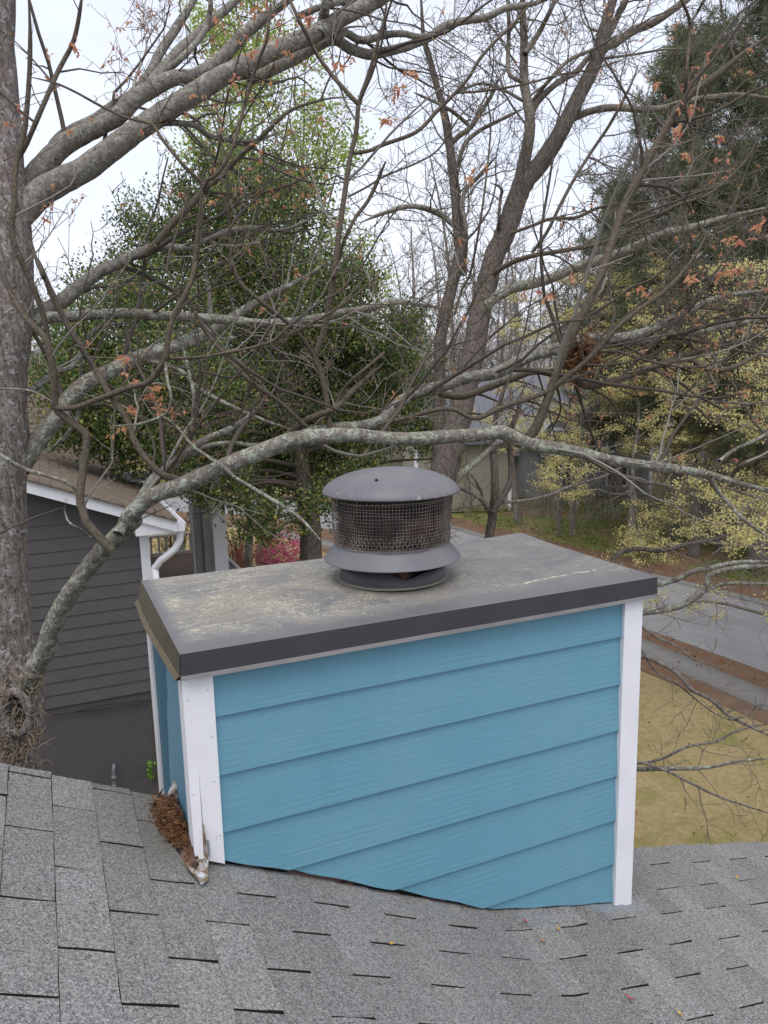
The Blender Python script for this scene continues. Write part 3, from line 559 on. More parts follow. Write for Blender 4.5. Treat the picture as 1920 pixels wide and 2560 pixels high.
sheet('lawn', -25, 12.45, -12, 34, GZ-.012, M['lawn'], 30, 30, lambda X, Y: .012*np.sin(X*1.1)*np.sin(Y*.9))
RC = [(17.2, -30), (16.9, -10), (16.45, 2), (16.2, 8), (15.75, 14), (14.6, 20), (13.75, 25), (13.3, 29), (11, 35.5), (5, 41), (-6, 45), (-24, 48)]
ribbon('leaf_strewn_verge', RC, (4.4, -3.9), GZ+.0, M['strawg'])
ribbon('pavement', [(12.9, -30), (12.85, 0), (12.75, 9), (12.6, 14), (11.6, 20), (10.6, 25), (8, 32)], (.46, -.36), GZ+.035, M['path'], .06)
ribbon('road', RC, (2.15, -2.15), GZ+.006, M['road'])
ribbon('kerb', RC, (-2.16, -2.42), GZ+.085, M['path'], .12)

# =================================================================== NEIGHBOUR HOUSE
NY_ = 8.0
nb = thing('neighbor_house', 'dark grey clapboard house with white trim and brown shingle roof behind the maple trunk', 'house', (-2, 11, GZ))
def nroof(x): return -.375-.388*(x+.489)
mb = MB(); xc, rv = .72, .1665; zs = -3.31; kk = 0
while zs + rv*kk < .9:
    zb = zs+rv*kk; zt = zb+rv
    xl = -6.0; xr = xc
    mx = -.489+(-.375-.16-zb)/.388   # where the rake crosses
    if mx < xl: break
    x1 = min(xr, mx)
    mb.hexa([(xl, NY_, zb), (x1, NY_, zb), (x1, NY_+.05, zb), (xl, NY_+.05, zb)], [(xl, NY_+.011, zt), (x1, NY_+.011, zt), (x1, NY_+.05, zt), (xl, NY_+.05, zt)]); kk += 1
mb.build('clapboard_wall', M['grey_wall'], nb)
mb = MB(); mb.box(-6, .70, NY_+.02, NY_+.3, GZ, zs); mb.build('foundation', M['foundation'], nb)
mb = MB(); mb.hexa([(-6, NY_+.051, GZ), (.70, NY_+.051, GZ), (.70, 14, GZ), (-6, 14, GZ)], [(-6, NY_+.051, nroof(-6)-.2), (.70, NY_+.051, nroof(.7)-.2), (.70, 14, nroof(.7)-.2), (-6, 14, nroof(-6)-.2)]); mb.build('side_wall', M['grey_wall'], nb)
mb = MB(); mb.box(.722, .835, NY_-.015, NY_+.09, GZ+.3, nroof(.8)-.22); mb.build('corner_board', M['white'], nb)
XE = 1.16; FY = NY_-.26
mb = MB(); a, b = -6.0, XE
mb.hexa([(a, FY, nroof(a)-.19), (b, FY, nroof(b)-.155), (b, FY+.03, nroof(b)-.155), (a, FY+.03, nroof(a)-.19)], [(a, FY, nroof(a)-.02), (b, FY, nroof(b)-.02), (b, FY+.03, nroof(b)-.02), (a, FY+.03, nroof(a)-.02)]); mb.build('rake_board', M['white'], nb)
mb = MB(); mb.prism([(.66, FY+.031, nroof(XE)-.165), (XE, FY+.031, nroof(XE)-.165), (XE, FY+.031, nroof(XE)-.03), (.66, FY+.031, nroof(.66)-.12)], (0, 6.0, 0)); mb.build('boxed_eave', M['white'], nb)
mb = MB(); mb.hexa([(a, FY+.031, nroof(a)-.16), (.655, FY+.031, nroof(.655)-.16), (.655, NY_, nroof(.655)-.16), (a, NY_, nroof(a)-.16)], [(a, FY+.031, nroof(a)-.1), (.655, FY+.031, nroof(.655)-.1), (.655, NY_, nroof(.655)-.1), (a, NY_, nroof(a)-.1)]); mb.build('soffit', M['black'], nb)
# roof: course strips, with tabs
rng = np.random.default_rng(8); mb = MB(); ex = np.arange(-6.0, XE+.05, .128)
for i, x0 in enumerate(ex[:-1]):
    x1 = ex[i+1]; ys = np.arange(FY-.03+(.1 if i % 2 else 0), 14.0, .205)
    ed = np.concatenate([[FY-.035], ys[1:], [14.0]])
    for ya, yb in zip(ed[:-1], ed[1:]):
        th = .010+abs(rng.normal(0, .0025)); z0, z1 = nroof(x0), nroof(x1)
        mb.hexa([(x0, ya+.004, z0-.02), (x1, ya+.004, z1-.02), (x1, yb-.004, z1-.02), (x0, yb-.004, z0-.02)], [(x0, ya+.004, z0), (x1+rng.normal(0, .003), ya+.004, z1+th), (x1+rng.normal(0, .003), yb-.004, z1+th), (x0, yb-.004, z0)])
mb.build('roof', M['brown_shingle'], nb)
# cross roof behind, facing us
mb = MB(); ys = np.arange(12.6, 17.2, .19)
for i in range(len(ys)-1):
    f = lambda y: -1.0+(y-12.6)*.50
    y0, y1 = ys[i], ys[i+1]; xs = np.arange(-8-(.15 if i % 2 else 0), 1.25, .31)
    for x0, x1 in zip(xs[:-1], xs[1:]):
        mb.hexa([(x0+.004, y0, f(y0)-.02), (x1-.004, y0, f(y0)-.02), (x1-.004, y1, f(y1)-.03), (x0+.004, y1, f(y1)-.03)], [(x0+.004, y0, f(y0)+.012+abs(rng.normal(0, .003))), (x1-.004, y0, f(y0)+.012), (x1-.004, y1, f(y1)), (x0+.004, y1, f(y1))])
mb.build('cross_roof', M['brown_shingle'], nb)
mb = MB(); mb.box(-8, .68, 14.01, 17.1, GZ, -1.05); mb.build('rear_wall', M['grey_wall'], nb)
# gutter and downspout
mb = MB(); gp = [(XE+.002, -.11), (XE+.002, -.0), (XE+.012, -.0), (XE+.012, -.10), (XE+.085, -.10), (XE+.105, -.0), (XE+.115, -.0), (XE+.095, -.11)]; zg = nroof(XE)-.045
for i in range(len(gp)-1):
    (xa, za), (xb, zb) = gp[i], gp[i+1]; mb.add([(xa, FY+.02, zg+za), (xb, FY+.02, zg+zb), (xb, 14, zg+zb), (xa, 14, zg+za)], [(0, 1, 2, 3)])
mb.add([(XE+.002, FY+.02, zg-.11), (XE+.095, FY+.02, zg-.11), (XE+.115, FY+.02, zg), (XE+.002, FY+.02, zg)], [(0, 1, 2, 3)]); mb.build('gutter', M['white'], nb)
mb = MB(); dp = catmull([(XE+.05, FY+.12, zg-.11), (XE+.05, FY+.12, zg-.22), (XE-.03, FY+.14, zg-.36), (.93, NY_-.05, zg-.52), (.885, NY_-.02, zg-.64), (.88, NY_-.02, zg-.9), (.88, NY_-.02, GZ+.1)], 40); mb.tube(dp, .048, 8); mb.build('downspout', M['white'], nb, True)
mb = MB(); mb.box(.825, .935, NY_-.075, NY_-.066, zg-1.0, zg-.96); mb.build('downspout_strap', M['white'], nb)
# porch at the front corner
def wb(mb, x0, x1, yt, yb, d, dep=.1, m=0):
    """upright box whose face spans reference columns x0..x1 and rows yt..yb at distance d"""
    a = at(x0, (yt+yb)/2, d); b = at(x1, (yt+yb)/2, d); z1 = at((x0+x1)/2, yt, d)[2]; z0 = at((x0+x1)/2, yb, d)[2]
    mb.box(min(a[0], b[0]), max(a[0], b[0]), (a[1]+b[1])/2, (a[1]+b[1])/2+dep, z0, z1, m)
dk = MB(); p = at(330, 1206, 16.5); q = at(437, 1204, 16.5); zd = p[2]
for i in range(26): dk.box(.9, q[0]+.1, p[1]-5.0+.2*i, p[1]-5.0+.2*i+.188, zd-.04, zd)
dk.build('porch_deck', M['deck'], nb)
rl = MB(); y_ = p[1]+.05; xa, xb = p[0]-.4, q[0]; zt = at(380, 1156, 16.5)[2]; rl.box(xa, xb, y_-.04, y_+.04, zt-.04, zt); rl.box(xa, xb, y_-.03, y_+.03, zd+.04, zd+.09)
ro = rl.build('railing', M['rail'], nb); ro['_o'] = [-2, 11, GZ]
for xx in np.arange(xa+.06, xb, .165):
    bb = MB(); bb.box(xx-.02, xx+.02, y_-.02, y_+.02, zd+.09, zt-.04); bb.build('baluster', M['rail'], ro)
rl = MB(); rl.box(q[0]+.02, q[0]+.09, p[1]-4.6, p[1], zt-.06, zt); rl.box(q[0]+.02, q[0]+.09, p[1]-4.6, p[1], zd+.04, zd+.09); rs = rl.build('railing', M['rail'], nb); rs['_o'] = [-2, 11, GZ]
for yy in np.arange(p[1]-4.5, p[1]-.1, .17):
    bb = MB(); bb.box(q[0]+.035, q[0]+.075, yy-.02, yy+.02, zd+.09, zt-.06); bb.build('baluster', M['rail'], rs)
for (x0, x1, mt, d, dp_) in ((413, 421, 'white', 13.4, .12), (421, 436, 'column', 13.35, .3), (439, 457, 'column', 13.2, .3), (460, 492, 'white', 13.0, .3)):
    a = at(x0, 1140, d); b = at(x1, 1140, d); mb = MB(); mb.box(a[0], b[0], a[1], a[1]+dp_, GZ, at(x0, 1035, d)[2]); mb.build('porch_column', M[mt], nb)
a = at(413, 1050, 13.2); b = at(492, 1050, 13.2)
mb = MB(); zt_ = at(450, 1034, 13.0)[2]; mb.box(.9, b[0]+.05, a[1]+.0, a[1]+.3, zt_+.003, zt_+.14); mb.build('porch_beam', M['white'], nb)
# odds and ends on the grey wall
mb = MB()
def onY(x, y, Y):
    r = ray(x*K, y*K); return CAM + r*(Y-CAM[1])/r[1]
mb.tube(catmull([onY(105, 1546, NY_-.02), onY(165, 1537, NY_-.02), onY(215, 1524, NY_-.02), onY(262, 1519, NY_-.03), onY(305, 1513, NY_-.02), onY(327, 1513, NY_-.02)], 24), .008, 5)
mb.tube(catmull([onY(150, 1539, NY_-.02), onY(215, 1533, NY_-.015), onY(262, 1524, NY_-.03), onY(300, 1521, NY_-.02), onY(327, 1512, NY_-.02)], 24), .007, 5)
tag(mb.build('utility_cable', M['cable'], None, True), 'thin black cable pair strung along the grey wall above its smooth foundation', 'cable')
mb = MB(); mb.tube(catmull([onY(246, 1652, NY_+.02), onY(246, 1655, NY_-.10), onY(245, 1668, NY_-.12), onY(246, 1690, NY_-.12), onY(246, 1730, NY_-.12)], 20), .022, 10, cap=True); mb.tube([onY(246, 1676, NY_-.12), onY(246, 1684, NY_-.12)], .031, 10, cap=True); mb.tube([onY(246, 1694, NY_-.12), onY(246, 1700, NY_-.12)], .029, 10, cap=True)
mb.tube([onY(246, 1728, NY_-.12), V([onY(246, 1730, NY_-.12)[0], NY_-.12, GZ])], .02, 8)
tag(mb.build('vent_pipe', M['pipe_grey'], None, True), 'grey pipe with an elbow sticking out of the dark foundation wall', 'pipe')
rng = np.random.default_rng(4); mb = MB(); P = V([onY(324+rng.normal(0, 4), yy, NY_-.03-rng.random()*.04) for yy in np.linspace(1648, 1680, 40)]); mb.leaves(P, rng.uniform(.035, .06, 40), .045, rng, up=V([0, -.5, .3])); mb.tube([onY(327, 1690, NY_-.01), onY(325, 1665, NY_-.02), onY(322, 1650, NY_-.02)], .004, 4); tag(mb.build('ivy_sprig', M['ivy']), 'bright green ivy sprig on the dark foundation beside the white corner board', 'ivy')

# =================================================================== TREES
def limb(segs, wpx, dep, npt=None, jit=.0, seed=0):
    """segs: [(crop, [(x, y), ...]), ...] traced on the photograph; wpx: widths in photograph pixels along it; dep: distances along it"""
    P = []
    for c, pts in segs:
        ox, oy, s = CROPS[c]
        for x, y in pts:
            q = (ox+x*s, oy+y*s)
            if P and math.hypot(P[-1][0]-q[0], P[-1][1]-q[1]) < 4: continue
            P.append(q)
    P = V(P, float); n = npt or max(8, int(np.linalg.norm(np.diff(P, axis=0), axis=1).sum()/16)); p2 = catmull(P, n)
    t = np.linspace(0, 1, n); d = np.interp(t, np.linspace(0, 1, len(dep)), dep); wv = np.interp(t, np.linspace(0, 1, len(wpx)), wpx)
    rng = np.random.default_rng(seed+int(P[0][0]*3+P[-1][1]*7) % 9999)
    d = d + .06*np.sin(t*9+rng.uniform(0, 6)) * (d/5.0)
    W_ = np.stack([CAM + ray(u, v)*z for (u, v), z in zip(p2, d)]); r = wv*.5*d/CAM_F
    if jit: r = r*(1+rng.normal(0, jit, n))
    r = r*np.interp(t, [0, .86, 1], [1, 1, .4])
    return W_, r
def path(rng, p, d, ln, nseg, wob, up):
    pts = [p]; d = d/np.linalg.norm(d); st = ln/nseg
    for _ in range(nseg):
        d = d + rng.normal(0, wob, 3) + V([0, 0, up]); d /= np.linalg.norm(d); pts.append(pts[-1]+d*st)
    return V(pts), d
def perp(rng, t):
    r = rng.normal(0, 1, 3); r -= (r@t)*t; return r/np.linalg.norm(r)
def grow(mb, rng, pts, rad, per_m, L, lev, rmin, up=.05, t0=.2, tips=None, wob=.16, ang=(.6, 1.1), fwd=.65, kids=(2, 4), flat=1.0, ok=None, shrink=.5, push=None):
    seg = np.linalg.norm(np.diff(pts, axis=0), axis=1); s = np.concatenate([[0], seg.cumsum()]); tot = s[-1]
    cnt = rng.poisson(per_m*tot*(1-t0)) if per_m > 0 else rng.integers(kids[0], kids[1]+1)
    for _ in range(cnt):
        u = (t0+(1-t0)*rng.random()**.85)*tot; i = min(int(np.searchsorted(s, u)), len(pts)-1); i = max(i, 1); f = (u-s[i-1])/max(seg[i-1], 1e-6)
        p = pts[i-1]+(pts[i]-pts[i-1])*f; tg = (pts[i]-pts[i-1])/max(seg[i-1], 1e-6); r0 = rad[i]
        d = tg*fwd + perp(rng, tg)*rng.uniform(*ang)*V([1, 1, flat])
        if push is not None: d = d + push
        ln = rng.uniform(*L)*(.55+.45*(1-u/tot))
        if ok is not None and not ok(p): continue
        ns = max(4, int(ln/.12)) if lev > 0 else 4; ns = min(ns, 9)
        q, d2 = path(rng, p, d, ln, ns, wob, up); rs = max(rmin, min(r0*.55, ln*.011)); rq = np.linspace(rs, max(rmin*.6, rs*.3), len(q))
        mb.tube(q, rq, 5 if rs > .012 else (4 if rs > .006 else 3))
        if lev > 0: grow(mb, rng, q, rq, 0, (L[0]*shrink, L[1]*shrink), lev-1, rmin, up, .25, tips, wob, ang, fwd, kids, flat, None, shrink, push)
        if tips is not None: tips.append((q[-1], d2, lev)); tips.append((q[len(q)//2], d2, lev))
LB = dict
# ---- the big maple by the roof edge
maple = thing('maple_tree', 'big maple at the roof edge with lichen covered limbs arching over the chimney', 'tree', at(-10, 1660, 5.3)*V([1, 1, 0])+V([0, 0, GZ]))
rng = np.random.default_rng(21)
def trunk_mesh(mb, rng, P, R, k=28, amp=.05, ridges=11):
    P = V(P); n = len(P); th = np.linspace(0, 2*math.pi, k, endpoint=False); ph = rng.uniform(0, 6, 4)
    for i in range(n): pass
    rr = V(R)[:, None]*(1+amp*.5*np.sin(th*3+ph[0])[None, :]+amp*.35*np.sin(th[None, :]*ridges+ph[1]+np.arange(n)[:, None]*.09)+rng.normal(0, amp*.22, (n, k)))
    a = V([1., 0, 0]); b = V([0, 1., 0]); v = P[:, None, :]+rr[:, :, None]*(np.cos(th)[None, :, None]*a+np.sin(th)[None, :, None]*b)
    i = np.arange(n-1)[:, None]*k; j = np.arange(k)[None, :]; j2 = (j+1) % k
    mb.add(v.reshape(-1, 3), np.stack([i+j, i+j2, i+k+j2, i+k+j], -1).reshape(-1, 4))
# trunk: right hand edge read off the photograph, axis half a width to its left
TD = 5.3; TR = .215
edge = [(-600, 26), (-250, 30), (0, 34), (115, 30), (400, 55), (640, 80), (830, 76), (940, 60), (1100, 66), (1230, 60), (1400, 63), (1550, 72), (1640, 86), (1700, 106), (1800, 104), (1935, 98), (2300, 110), (2900, 130)]
ys = np.linspace(-600, 2900, 90); ex_ = np.interp(ys, [e[0] for e in edge], [e[1] for e in edge])
TP = []; TRR = []
for y_, x_ in zip(ys, ex_):
    r_ = TR*(1+.14*np.exp(-((y_-1740)/130)**2)+max(0, (y_-2200))/3500) ; c = atn(x_, y_, TD) - RGT*r_; TP.append(c); TRR.append(r_)
TP = V(TP); mb = MB(); trunk_mesh(mb, rng, TP[::-1], V(TRR)[::-1], 40, .055, 13)
lowz = TP[-1][2]; mb.tube([TP[-1]+V([0, 0, .2]), V([TP[-1][0], TP[-1][1], (lowz+GZ)/2]), V([TP[-1][0], TP[-1][1], GZ-.1])], [TRR[-1], TRR[-1]*1.15, TRR[-1]*1.7], 20)
mtk = mb.build('trunk', M['maple_trunk'], maple, True); mtk['_o'] = list(maple['_o'])
# knot hole with rotten heart, and dead vine rootlets
hc = atn(40, 1782, TD-.235)
mb = MB(); th = np.linspace(0, 2*math.pi, 37); RX, RZ = .062, .125
ringp = V([hc + RGT*(RX*1.25*math.cos(a)) + V([0, 0, 1])*(RZ*1.15*math.sin(a)) + FWD*(.02*math.cos(a)**2) for a in th]); mb.tube(ringp, .030*(1+.15*np.sin(th*5)), 10); mb.build('callus_ring', M['maple_trunk'], mtk, True)
mb = MB(); rowsn = 7; vv = []; 
for k_ in range(rowsn):
    f = 1-k_/(rowsn-1); dpt = (1-f**2)*.09
    for a in th[:-1]: vv.append(hc + RGT*(RX*1.2*f*math.cos(a)) + V([0, 0, 1])*(RZ*1.1*f*math.sin(a)) + FWD*dpt + rng.normal(0, .004, 3))
mb.add(vv, [(r*36+j, r*36+(j+1) % 36, (r+1)*36+(j+1) % 36, (r+1)*36+j) for r in range(rowsn-1) for j in range(36)]); mb.build('rotten_heart', M['rot'], mtk, True)
mb = MB()
for k_ in range(150):
    y0 = rng.uniform(1690, 1930); x0 = rng.uniform(-5, 100); p = atn(x0, y0, TD-.225+.12*((x0-40)/75)**2)
    d = rng.normal(0, 1, 3)*V([1, .35, 1])+(-FWD)*.35; q, _ = path(rng, p, d, rng.uniform(.06, .26), 9, .5, -.10); mb.tube(q, np.linspace(.0042, .0018, len(q)), 4)
mb.build('dead_rootlets', M['rootlet'], maple, True)
MT = []     # tips that carry new leaves
ML = {}
def ml(key, segs, w_, d_, mat='maple_limb', k=12, nm='limb', bump=.03):
    P, r = limb(segs, w_, d_); ML[key] = (P, r); mb = MB(); mb.tube(P, r, k, bump, np.random.default_rng(len(ML))); mb.build(nm, M[mat], maple, True)
px_ = .5787
ml(1, [('A', [(40, 980), (130, 880), (210, 810), (350, 740), (450, 670), (540, 600), (640, 530), (750, 460), (870, 385), (970, 325), (1100, 260), (1250, 190), (1370, 140), (1480, 75), (1620, 5), (1760, -80), (1900, -190)])], [70, 66, 60, 56, 52, 50, 46, 43, 42, 38, 34, 28], [5.35, 5.4, 5.6, 5.8, 6.0])
ml(2, [('A', [(20, 930), (90, 850), (170, 740), (260, 640), (340, 590), (440, 540), (510, 500), (580, 430), (680, 370), (760, 335), (840, 330), (910, 290), (970, 240), (1050, 150), (1130, 85), (1220, 20), (1330, -60)])], [64, 60, 52, 46, 44, 42, 36, 34, 30, 26, 22], [5.4, 5.6, 5.7, 5.75])
ml('2b', [('A', [(190, 700), (240, 610), (310, 560), (400, 520), (490, 460), (570, 410), (640, 330), (690, 230), (750, 140), (800, 60), (870, -40)])], [22, 24, 26, 24, 22, 20], [5.55, 5.9, 6.3])
ml('2c', [('A', [(620, 400), (690, 310), (770, 220), (850, 150), (930, 80), (1010, 10), (1080, -60)])], [26, 24, 22, 18], [5.7, 6.2, 6.6])
ml('2d', [('A', [(690, 330), (800, 235), (880, 140), (905, 60), (915, -40)])], [18, 16, 14, 12], [5.7, 5.9, 6.0])
ml(3, [('A', [(1080, 340), (1220, 280), (1330, 220), (1440, 170), (1510, 210), (1590, 235), (1660, 225)]), ('B', [(100, 200), (200, 160), (260, 112), (350, 90), (440, 75), (530, 35), (650, 15), (760, -30)])], [30, 30, 26, 24, 20, 18, 16, 14], [5.7, 6.2, 6.4, 6.6])
ml('3b', [('A', [(1440, 170), (1490, 140), (1560, 175), (1660, 152)]), ('B', [(80, 145), (160, 160), (240, 130)])], [20, 18, 16, 14], [5.95, 6.2, 6.4])
ml('1b', [('A', [(1380, 150), (1395, 90), (1415, -20), (1420, -80)])], [28, 26, 22, 20], [5.75, 5.7, 5.6])
ml('1c', [('A', [(1290, 70), (1400, 25), (1520, 0), (1700, -25)])], [16, 16, 14], [5.8, 5.9])
ml(4, [('A', [(640, 545), (740, 530), (850, 545), (890, 580), (960, 600), (1080, 610), (1160, 590), (1230, 560)])], [16, 15, 13, 9, 6], [5.55, 5.8, 6.2])
ml(5, [('C', [(40, 370), (120, 280), (200, 220), (290, 160), (350, 110), (430, 50), (500, 20)]), ('A', [(560, 1110), (620, 1085), (700, 1065), (800, 1070), (900, 1030), (980, 1000), (1100, 985), (1210, 995), (1310, 960), (1400, 900)])], [44, 40, 34, 28, 22, 17, 14, 10, 8], [5.4, 5.7, 6.0, 6.3])
ml('5b', [('A', [(630, 1100), (700, 1020), (760, 950), (830, 880), (890, 810), (960, 760), (1010, 700), (1130, 590), (1250, 480), (1400, 430), (1500, 420)])], [18, 18, 16, 14, 11, 8, 6], [5.75, 5.6, 5.5, 5.6], 'shoot', 8)
ml(6, [('C', [(60, 340), (130, 275), (200, 250), (300, 245), (420, 235), (560, 230), (700, 240), (850, 250), (1000, 260), (1130, 275), (1270, 265), (1380, 250), (1470, 225), (1560, 215), (1650, 195)]), ('E', [(70, 180), (150, 190), (240, 205)])], [36, 28, 26, 25, 24, 23, 22, 20, 17, 15, 12], [5.4, 5.7, 5.9, 6.2, 6.3], 'lichen_limb')
ml(7, [('C', [(80, 900), (120, 840), (170, 770), (240, 690), (300, 600), (380, 530), (480, 480), (580, 430), (700, 390), (800, 360), (900, 320), (970, 270), (1050, 220), (1150, 160), (1250, 110), (1340, 60), (1420, 0)])], [56, 46, 42, 42, 38, 36, 32, 28, 24, 18, 13, 9], [5.3, 5.7, 6.1, 6.5], 'lichen_limb', 14)
ml('7b', [('C', [(640, 400), (740, 365), (830, 320), (900, 270), (905, 150), (890, 60), (900, 0)])], [16, 14, 13, 12, 10, 8], [6.0, 6.2, 6.4])
ml('7c', [('C', [(560, 425), (690, 445), (790, 485), (830, 530), (900, 580), (1040, 650), (1160, 700), (1250, 730)])], [12, 12, 11, 10, 8], [5.9, 5.8, 5.8], 'lichen_limb', 8)
ml(8, [('C', [(70, 600), (160, 545), (240, 490), (310, 460), (350, 400), (400, 310), (470, 280), (560, 270)])], [18, 17, 16, 14, 11, 8], [5.4, 6.0], 'lichen_limb', 8)
ml('8b', [('C', [(310, 450), (345, 405), (350, 500), (347, 640), (300, 740), (210, 830)])], [6, 9, 10, 11, 12], [5.9, 6.2], 'lichen_limb', 8)
ml(9, [('F', [(150, 1120), (215, 990), (250, 920), (300, 830), (350, 670), (440, 500), (560, 330), (660, 200), (720, 150), (800, 60), (870, 5)]), ('C', [(540, 1140), (590, 1075), (680, 1010), (760, 985), (840, 950), (930, 910), (1010, 875), (1100, 840), (1200, 800), (1280, 775), (1400, 762), (1530, 757), (1650, 770)]), ('E', [(120, 772), (250, 765), (400, 755), (510, 745), (580, 780), (640, 800), (760, 815), (880, 840), (1000, 868), (1150, 890), (1290, 907), (1400, 927), (1500, 955), (1660, 998), (1760, 1030)])],
   [62, 50, 46, 44, 44, 42, 40, 42, 44, 44, 42, 40, 36, 33, 33, 34, 36, 32, 27, 25, 25, 23, 20, 18], [5.2, 4.9, 4.7, 4.6, 4.7, 4.9, 5.1, 5.3, 5.5], 'lichen_limb', 16)
ml('9b', [('C', [(510, 1185), (560, 1100), (620, 1020), (660, 950), (740, 890), (830, 810), (900, 770), (970, 740), (1060, 690), (1140, 608)])], [28, 28, 26, 22, 18, 14, 11], [4.72, 4.85, 5.0, 5.2], 'lichen_limb')
ml('9c', [('C', [(730, 885), (840, 830), (900, 803), (1000, 790), (1100, 800), (1230, 775), (1250, 770)])], [14, 14, 12, 10, 8], [4.85, 5.1], 'lichen_limb', 8)
ml('9d', [('C', [(1240, 790), (1340, 745), (1440, 725), (1560, 718), (1650, 690)]), ('E', [(60, 620), (150, 570), (250, 545), (350, 510), (480, 490), (560, 450), (640, 410), (720, 390), (800, 370), (870, 340), (1000, 338), (1100, 320), (1200, 280), (1300, 230), (1400, 180), (1500, 150), (1680, 130)])], [26, 27, 28, 30, 30, 30, 32, 30, 26, 22, 19, 17, 15], [4.85, 5.2, 5.5, 5.8, 6.2], 'lichen_limb', 12)
ml('9e', [('E', [(760, 380), (900, 372), (1000, 362), (1110, 352), (1220, 330), (1350, 310), (1450, 290), (1560, 270), (1680, 240)])], [18, 20, 19, 18, 16, 14], [5.55, 5.8, 6.0], 'lichen_limb', 10)
ml(10, [('E', [(190, 565), (330, 590), (450, 550), (560, 510), (650, 480), (720, 490), (800, 505), (870, 545), (1000, 520), (1080, 490), (1200, 450), (1330, 400), (1450, 370), (1560, 340), (1680, 300)])], [18, 18, 17, 18, 18, 17, 15, 13], [5.6, 5.8, 5.9], 'shoot', 10)
ml(11, [('C', [(1240, 760), (1310, 700), (1400, 660), (1450, 640), (1520, 570), (1660, 445)])], [20, 17, 15, 13, 12], [4.9, 5.0, 5.1], 'shoot', 8)
ml('11b', [('E', [(0, 702), (100, 682), (200, 652), (300, 645), (395, 685), (500, 640), (620, 600), (700, 570), (780, 510), (870, 440), (950, 360), (1020, 280), (1120, 200), (1230, 120), (1330, 0), (1400, -120)])], [12, 12, 12, 13, 13, 13, 12, 11, 11, 10], [5.1, 5.0, 4.9, 5.0], 'shoot', 8)
ml(12, [('E', [(590, 800), (650, 735), (700, 620), (740, 500), (780, 400), (830, 290), (880, 190), (930, 90)]), ('B', [(950, 1150), (990, 1030), (1040, 880), (1100, 770), (1180, 620), (1250, 500), (1310, 420), (1430, 330), (1540, 240), (1670, 150)])], [27, 22, 20, 20, 20, 19, 19, 18, 16, 14], [5.1, 5.0, 5.0, 5.1], 'shoot', 10)
ml(13, [('B', [(1300, 420), (1312, 250), (1322, 100), (1285, 0), (1260, -60)])], [9, 9, 8, 7], [5.05, 5.0], 'shoot', 7)
ml('13b', [('B', [(1322, 100), (1350, 60), (1395, -30)])], [7, 6, 5], [5.02, 5.0], 'shoot', 6)
ml(14, [('L', [(1090, 1160), (1130, 1250), (1200, 1340), (1280, 1420), (1360, 1520), (1440, 1590), (1560, 1680), (1660, 1740)])], [13, 12, 10, 9, 8], [5.4, 5.3], 'lichen_limb', 8)
ml(15, [('L', [(1290, 1150), (1360, 1070), (1440, 1010), (1560, 975), (1680, 965)])], [12, 12, 11, 9], [5.4, 5.3], 'shoot', 8)
ml(16, [('L', [(1180, 1000), (1300, 900), (1430, 840), (1560, 780), (1680, 700)])], [10, 9, 9, 8], [5.6, 5.7], 'lichen_limb', 8)
ml(17, [('E', [(1050, 490), (1300, 430), (1390, 470), (1470, 475), (1560, 440), (1680, 370)])], [8, 11, 12, 12, 10], [5.5, 5.4], 'shoot', 8)
# brown water shoots rising from the limbs
ml('s1', [('F', [(725, 200), (640, 110), (590, 50), (545, 0)]), ('C', [(370, 1120), (345, 1030), (360, 900), (375, 760), (330, 720), (280, 680), (240, 640), (235, 560), (230, 480), (210, 380), (190, 330), (120, 260), (60, 170), (20, 80), (-30, 10)])], [24, 22, 20, 20, 19, 18, 17, 16, 14], [4.75, 4.65, 4.6], 'shoot', 9)
ml('s1b', [('C', [(212, 380), (205, 330), (185, 230), (140, 110), (90, 0)]), ('A', [(70, 1080), (50, 990), (60, 880), (70, 700), (100, 600), (115, 480), (128, 300), (130, 130), (122, -30)])], [15, 15, 15, 15, 14, 12, 11, 9], [4.62, 4.55, 4.5], 'shoot', 8)
ml('s1c', [('A', [(72, 690), (110, 630), (180, 470), (250, 310), (320, 170), (352, 0), (360, -60)])], [13, 13, 12, 11, 9], [4.57, 4.6], 'shoot', 8)
ml('s1d', [('A', [(52, 985), (0, 930), (-30, 900)])], [10, 9], [4.57, 4.5], 'shoot', 7)
ml('s2', [('C', [(825, 970), (800, 952), (710, 930), (650, 880), (590, 800), (550, 690), (480, 590), (410, 470), (340, 360), (290, 280), (270, 240), (210, 110), (160, 0)]), ('A', [(190, 1200), (130, 1060), (100, 1000)])], [17, 16, 16, 15, 15, 15, 14, 13, 11, 9], [4.72, 4.6, 4.5], 'shoot', 8)
ml('s3', [('C', [(240, 640), (330, 637), (400, 610), (480, 580), (560, 550), (640, 530), (680, 480), (715, 420), (730, 310), (760, 220), (800, 150), (830, 80), (850, 0)]), ('A', [(835, 1200), (850, 1060), (865, 900), (870, 790)])], [15, 15, 15, 15, 14, 13, 13, 13, 12, 11], [4.62, 4.5, 4.4], 'shoot', 8)
ml('s3b', [('A', [(870, 790), (940, 750), (1000, 650), (1040, 520), (1060, 440), (1110, 280), (1150, 180), (1162, 90), (1170, 0)])], [10, 10, 9, 8, 7], [4.42, 4.3], 'shoot', 7)
ml('s3c', [('A', [(872, 788), (790, 710), (700, 600), (660, 540), (590, 520), (520, 500), (420, 450), (330, 400), (240, 360), (120, 330)])], [10, 9, 7, 6, 5], [4.42, 4.4], 'shoot', 7)
ml('s4', [('C', [(716, 428), (720, 500), (740, 600), (720, 660), (660, 690), (590, 710), (470, 718)])], [8, 7, 6, 4], [4.47, 4.3], 'lichen_limb', 7)
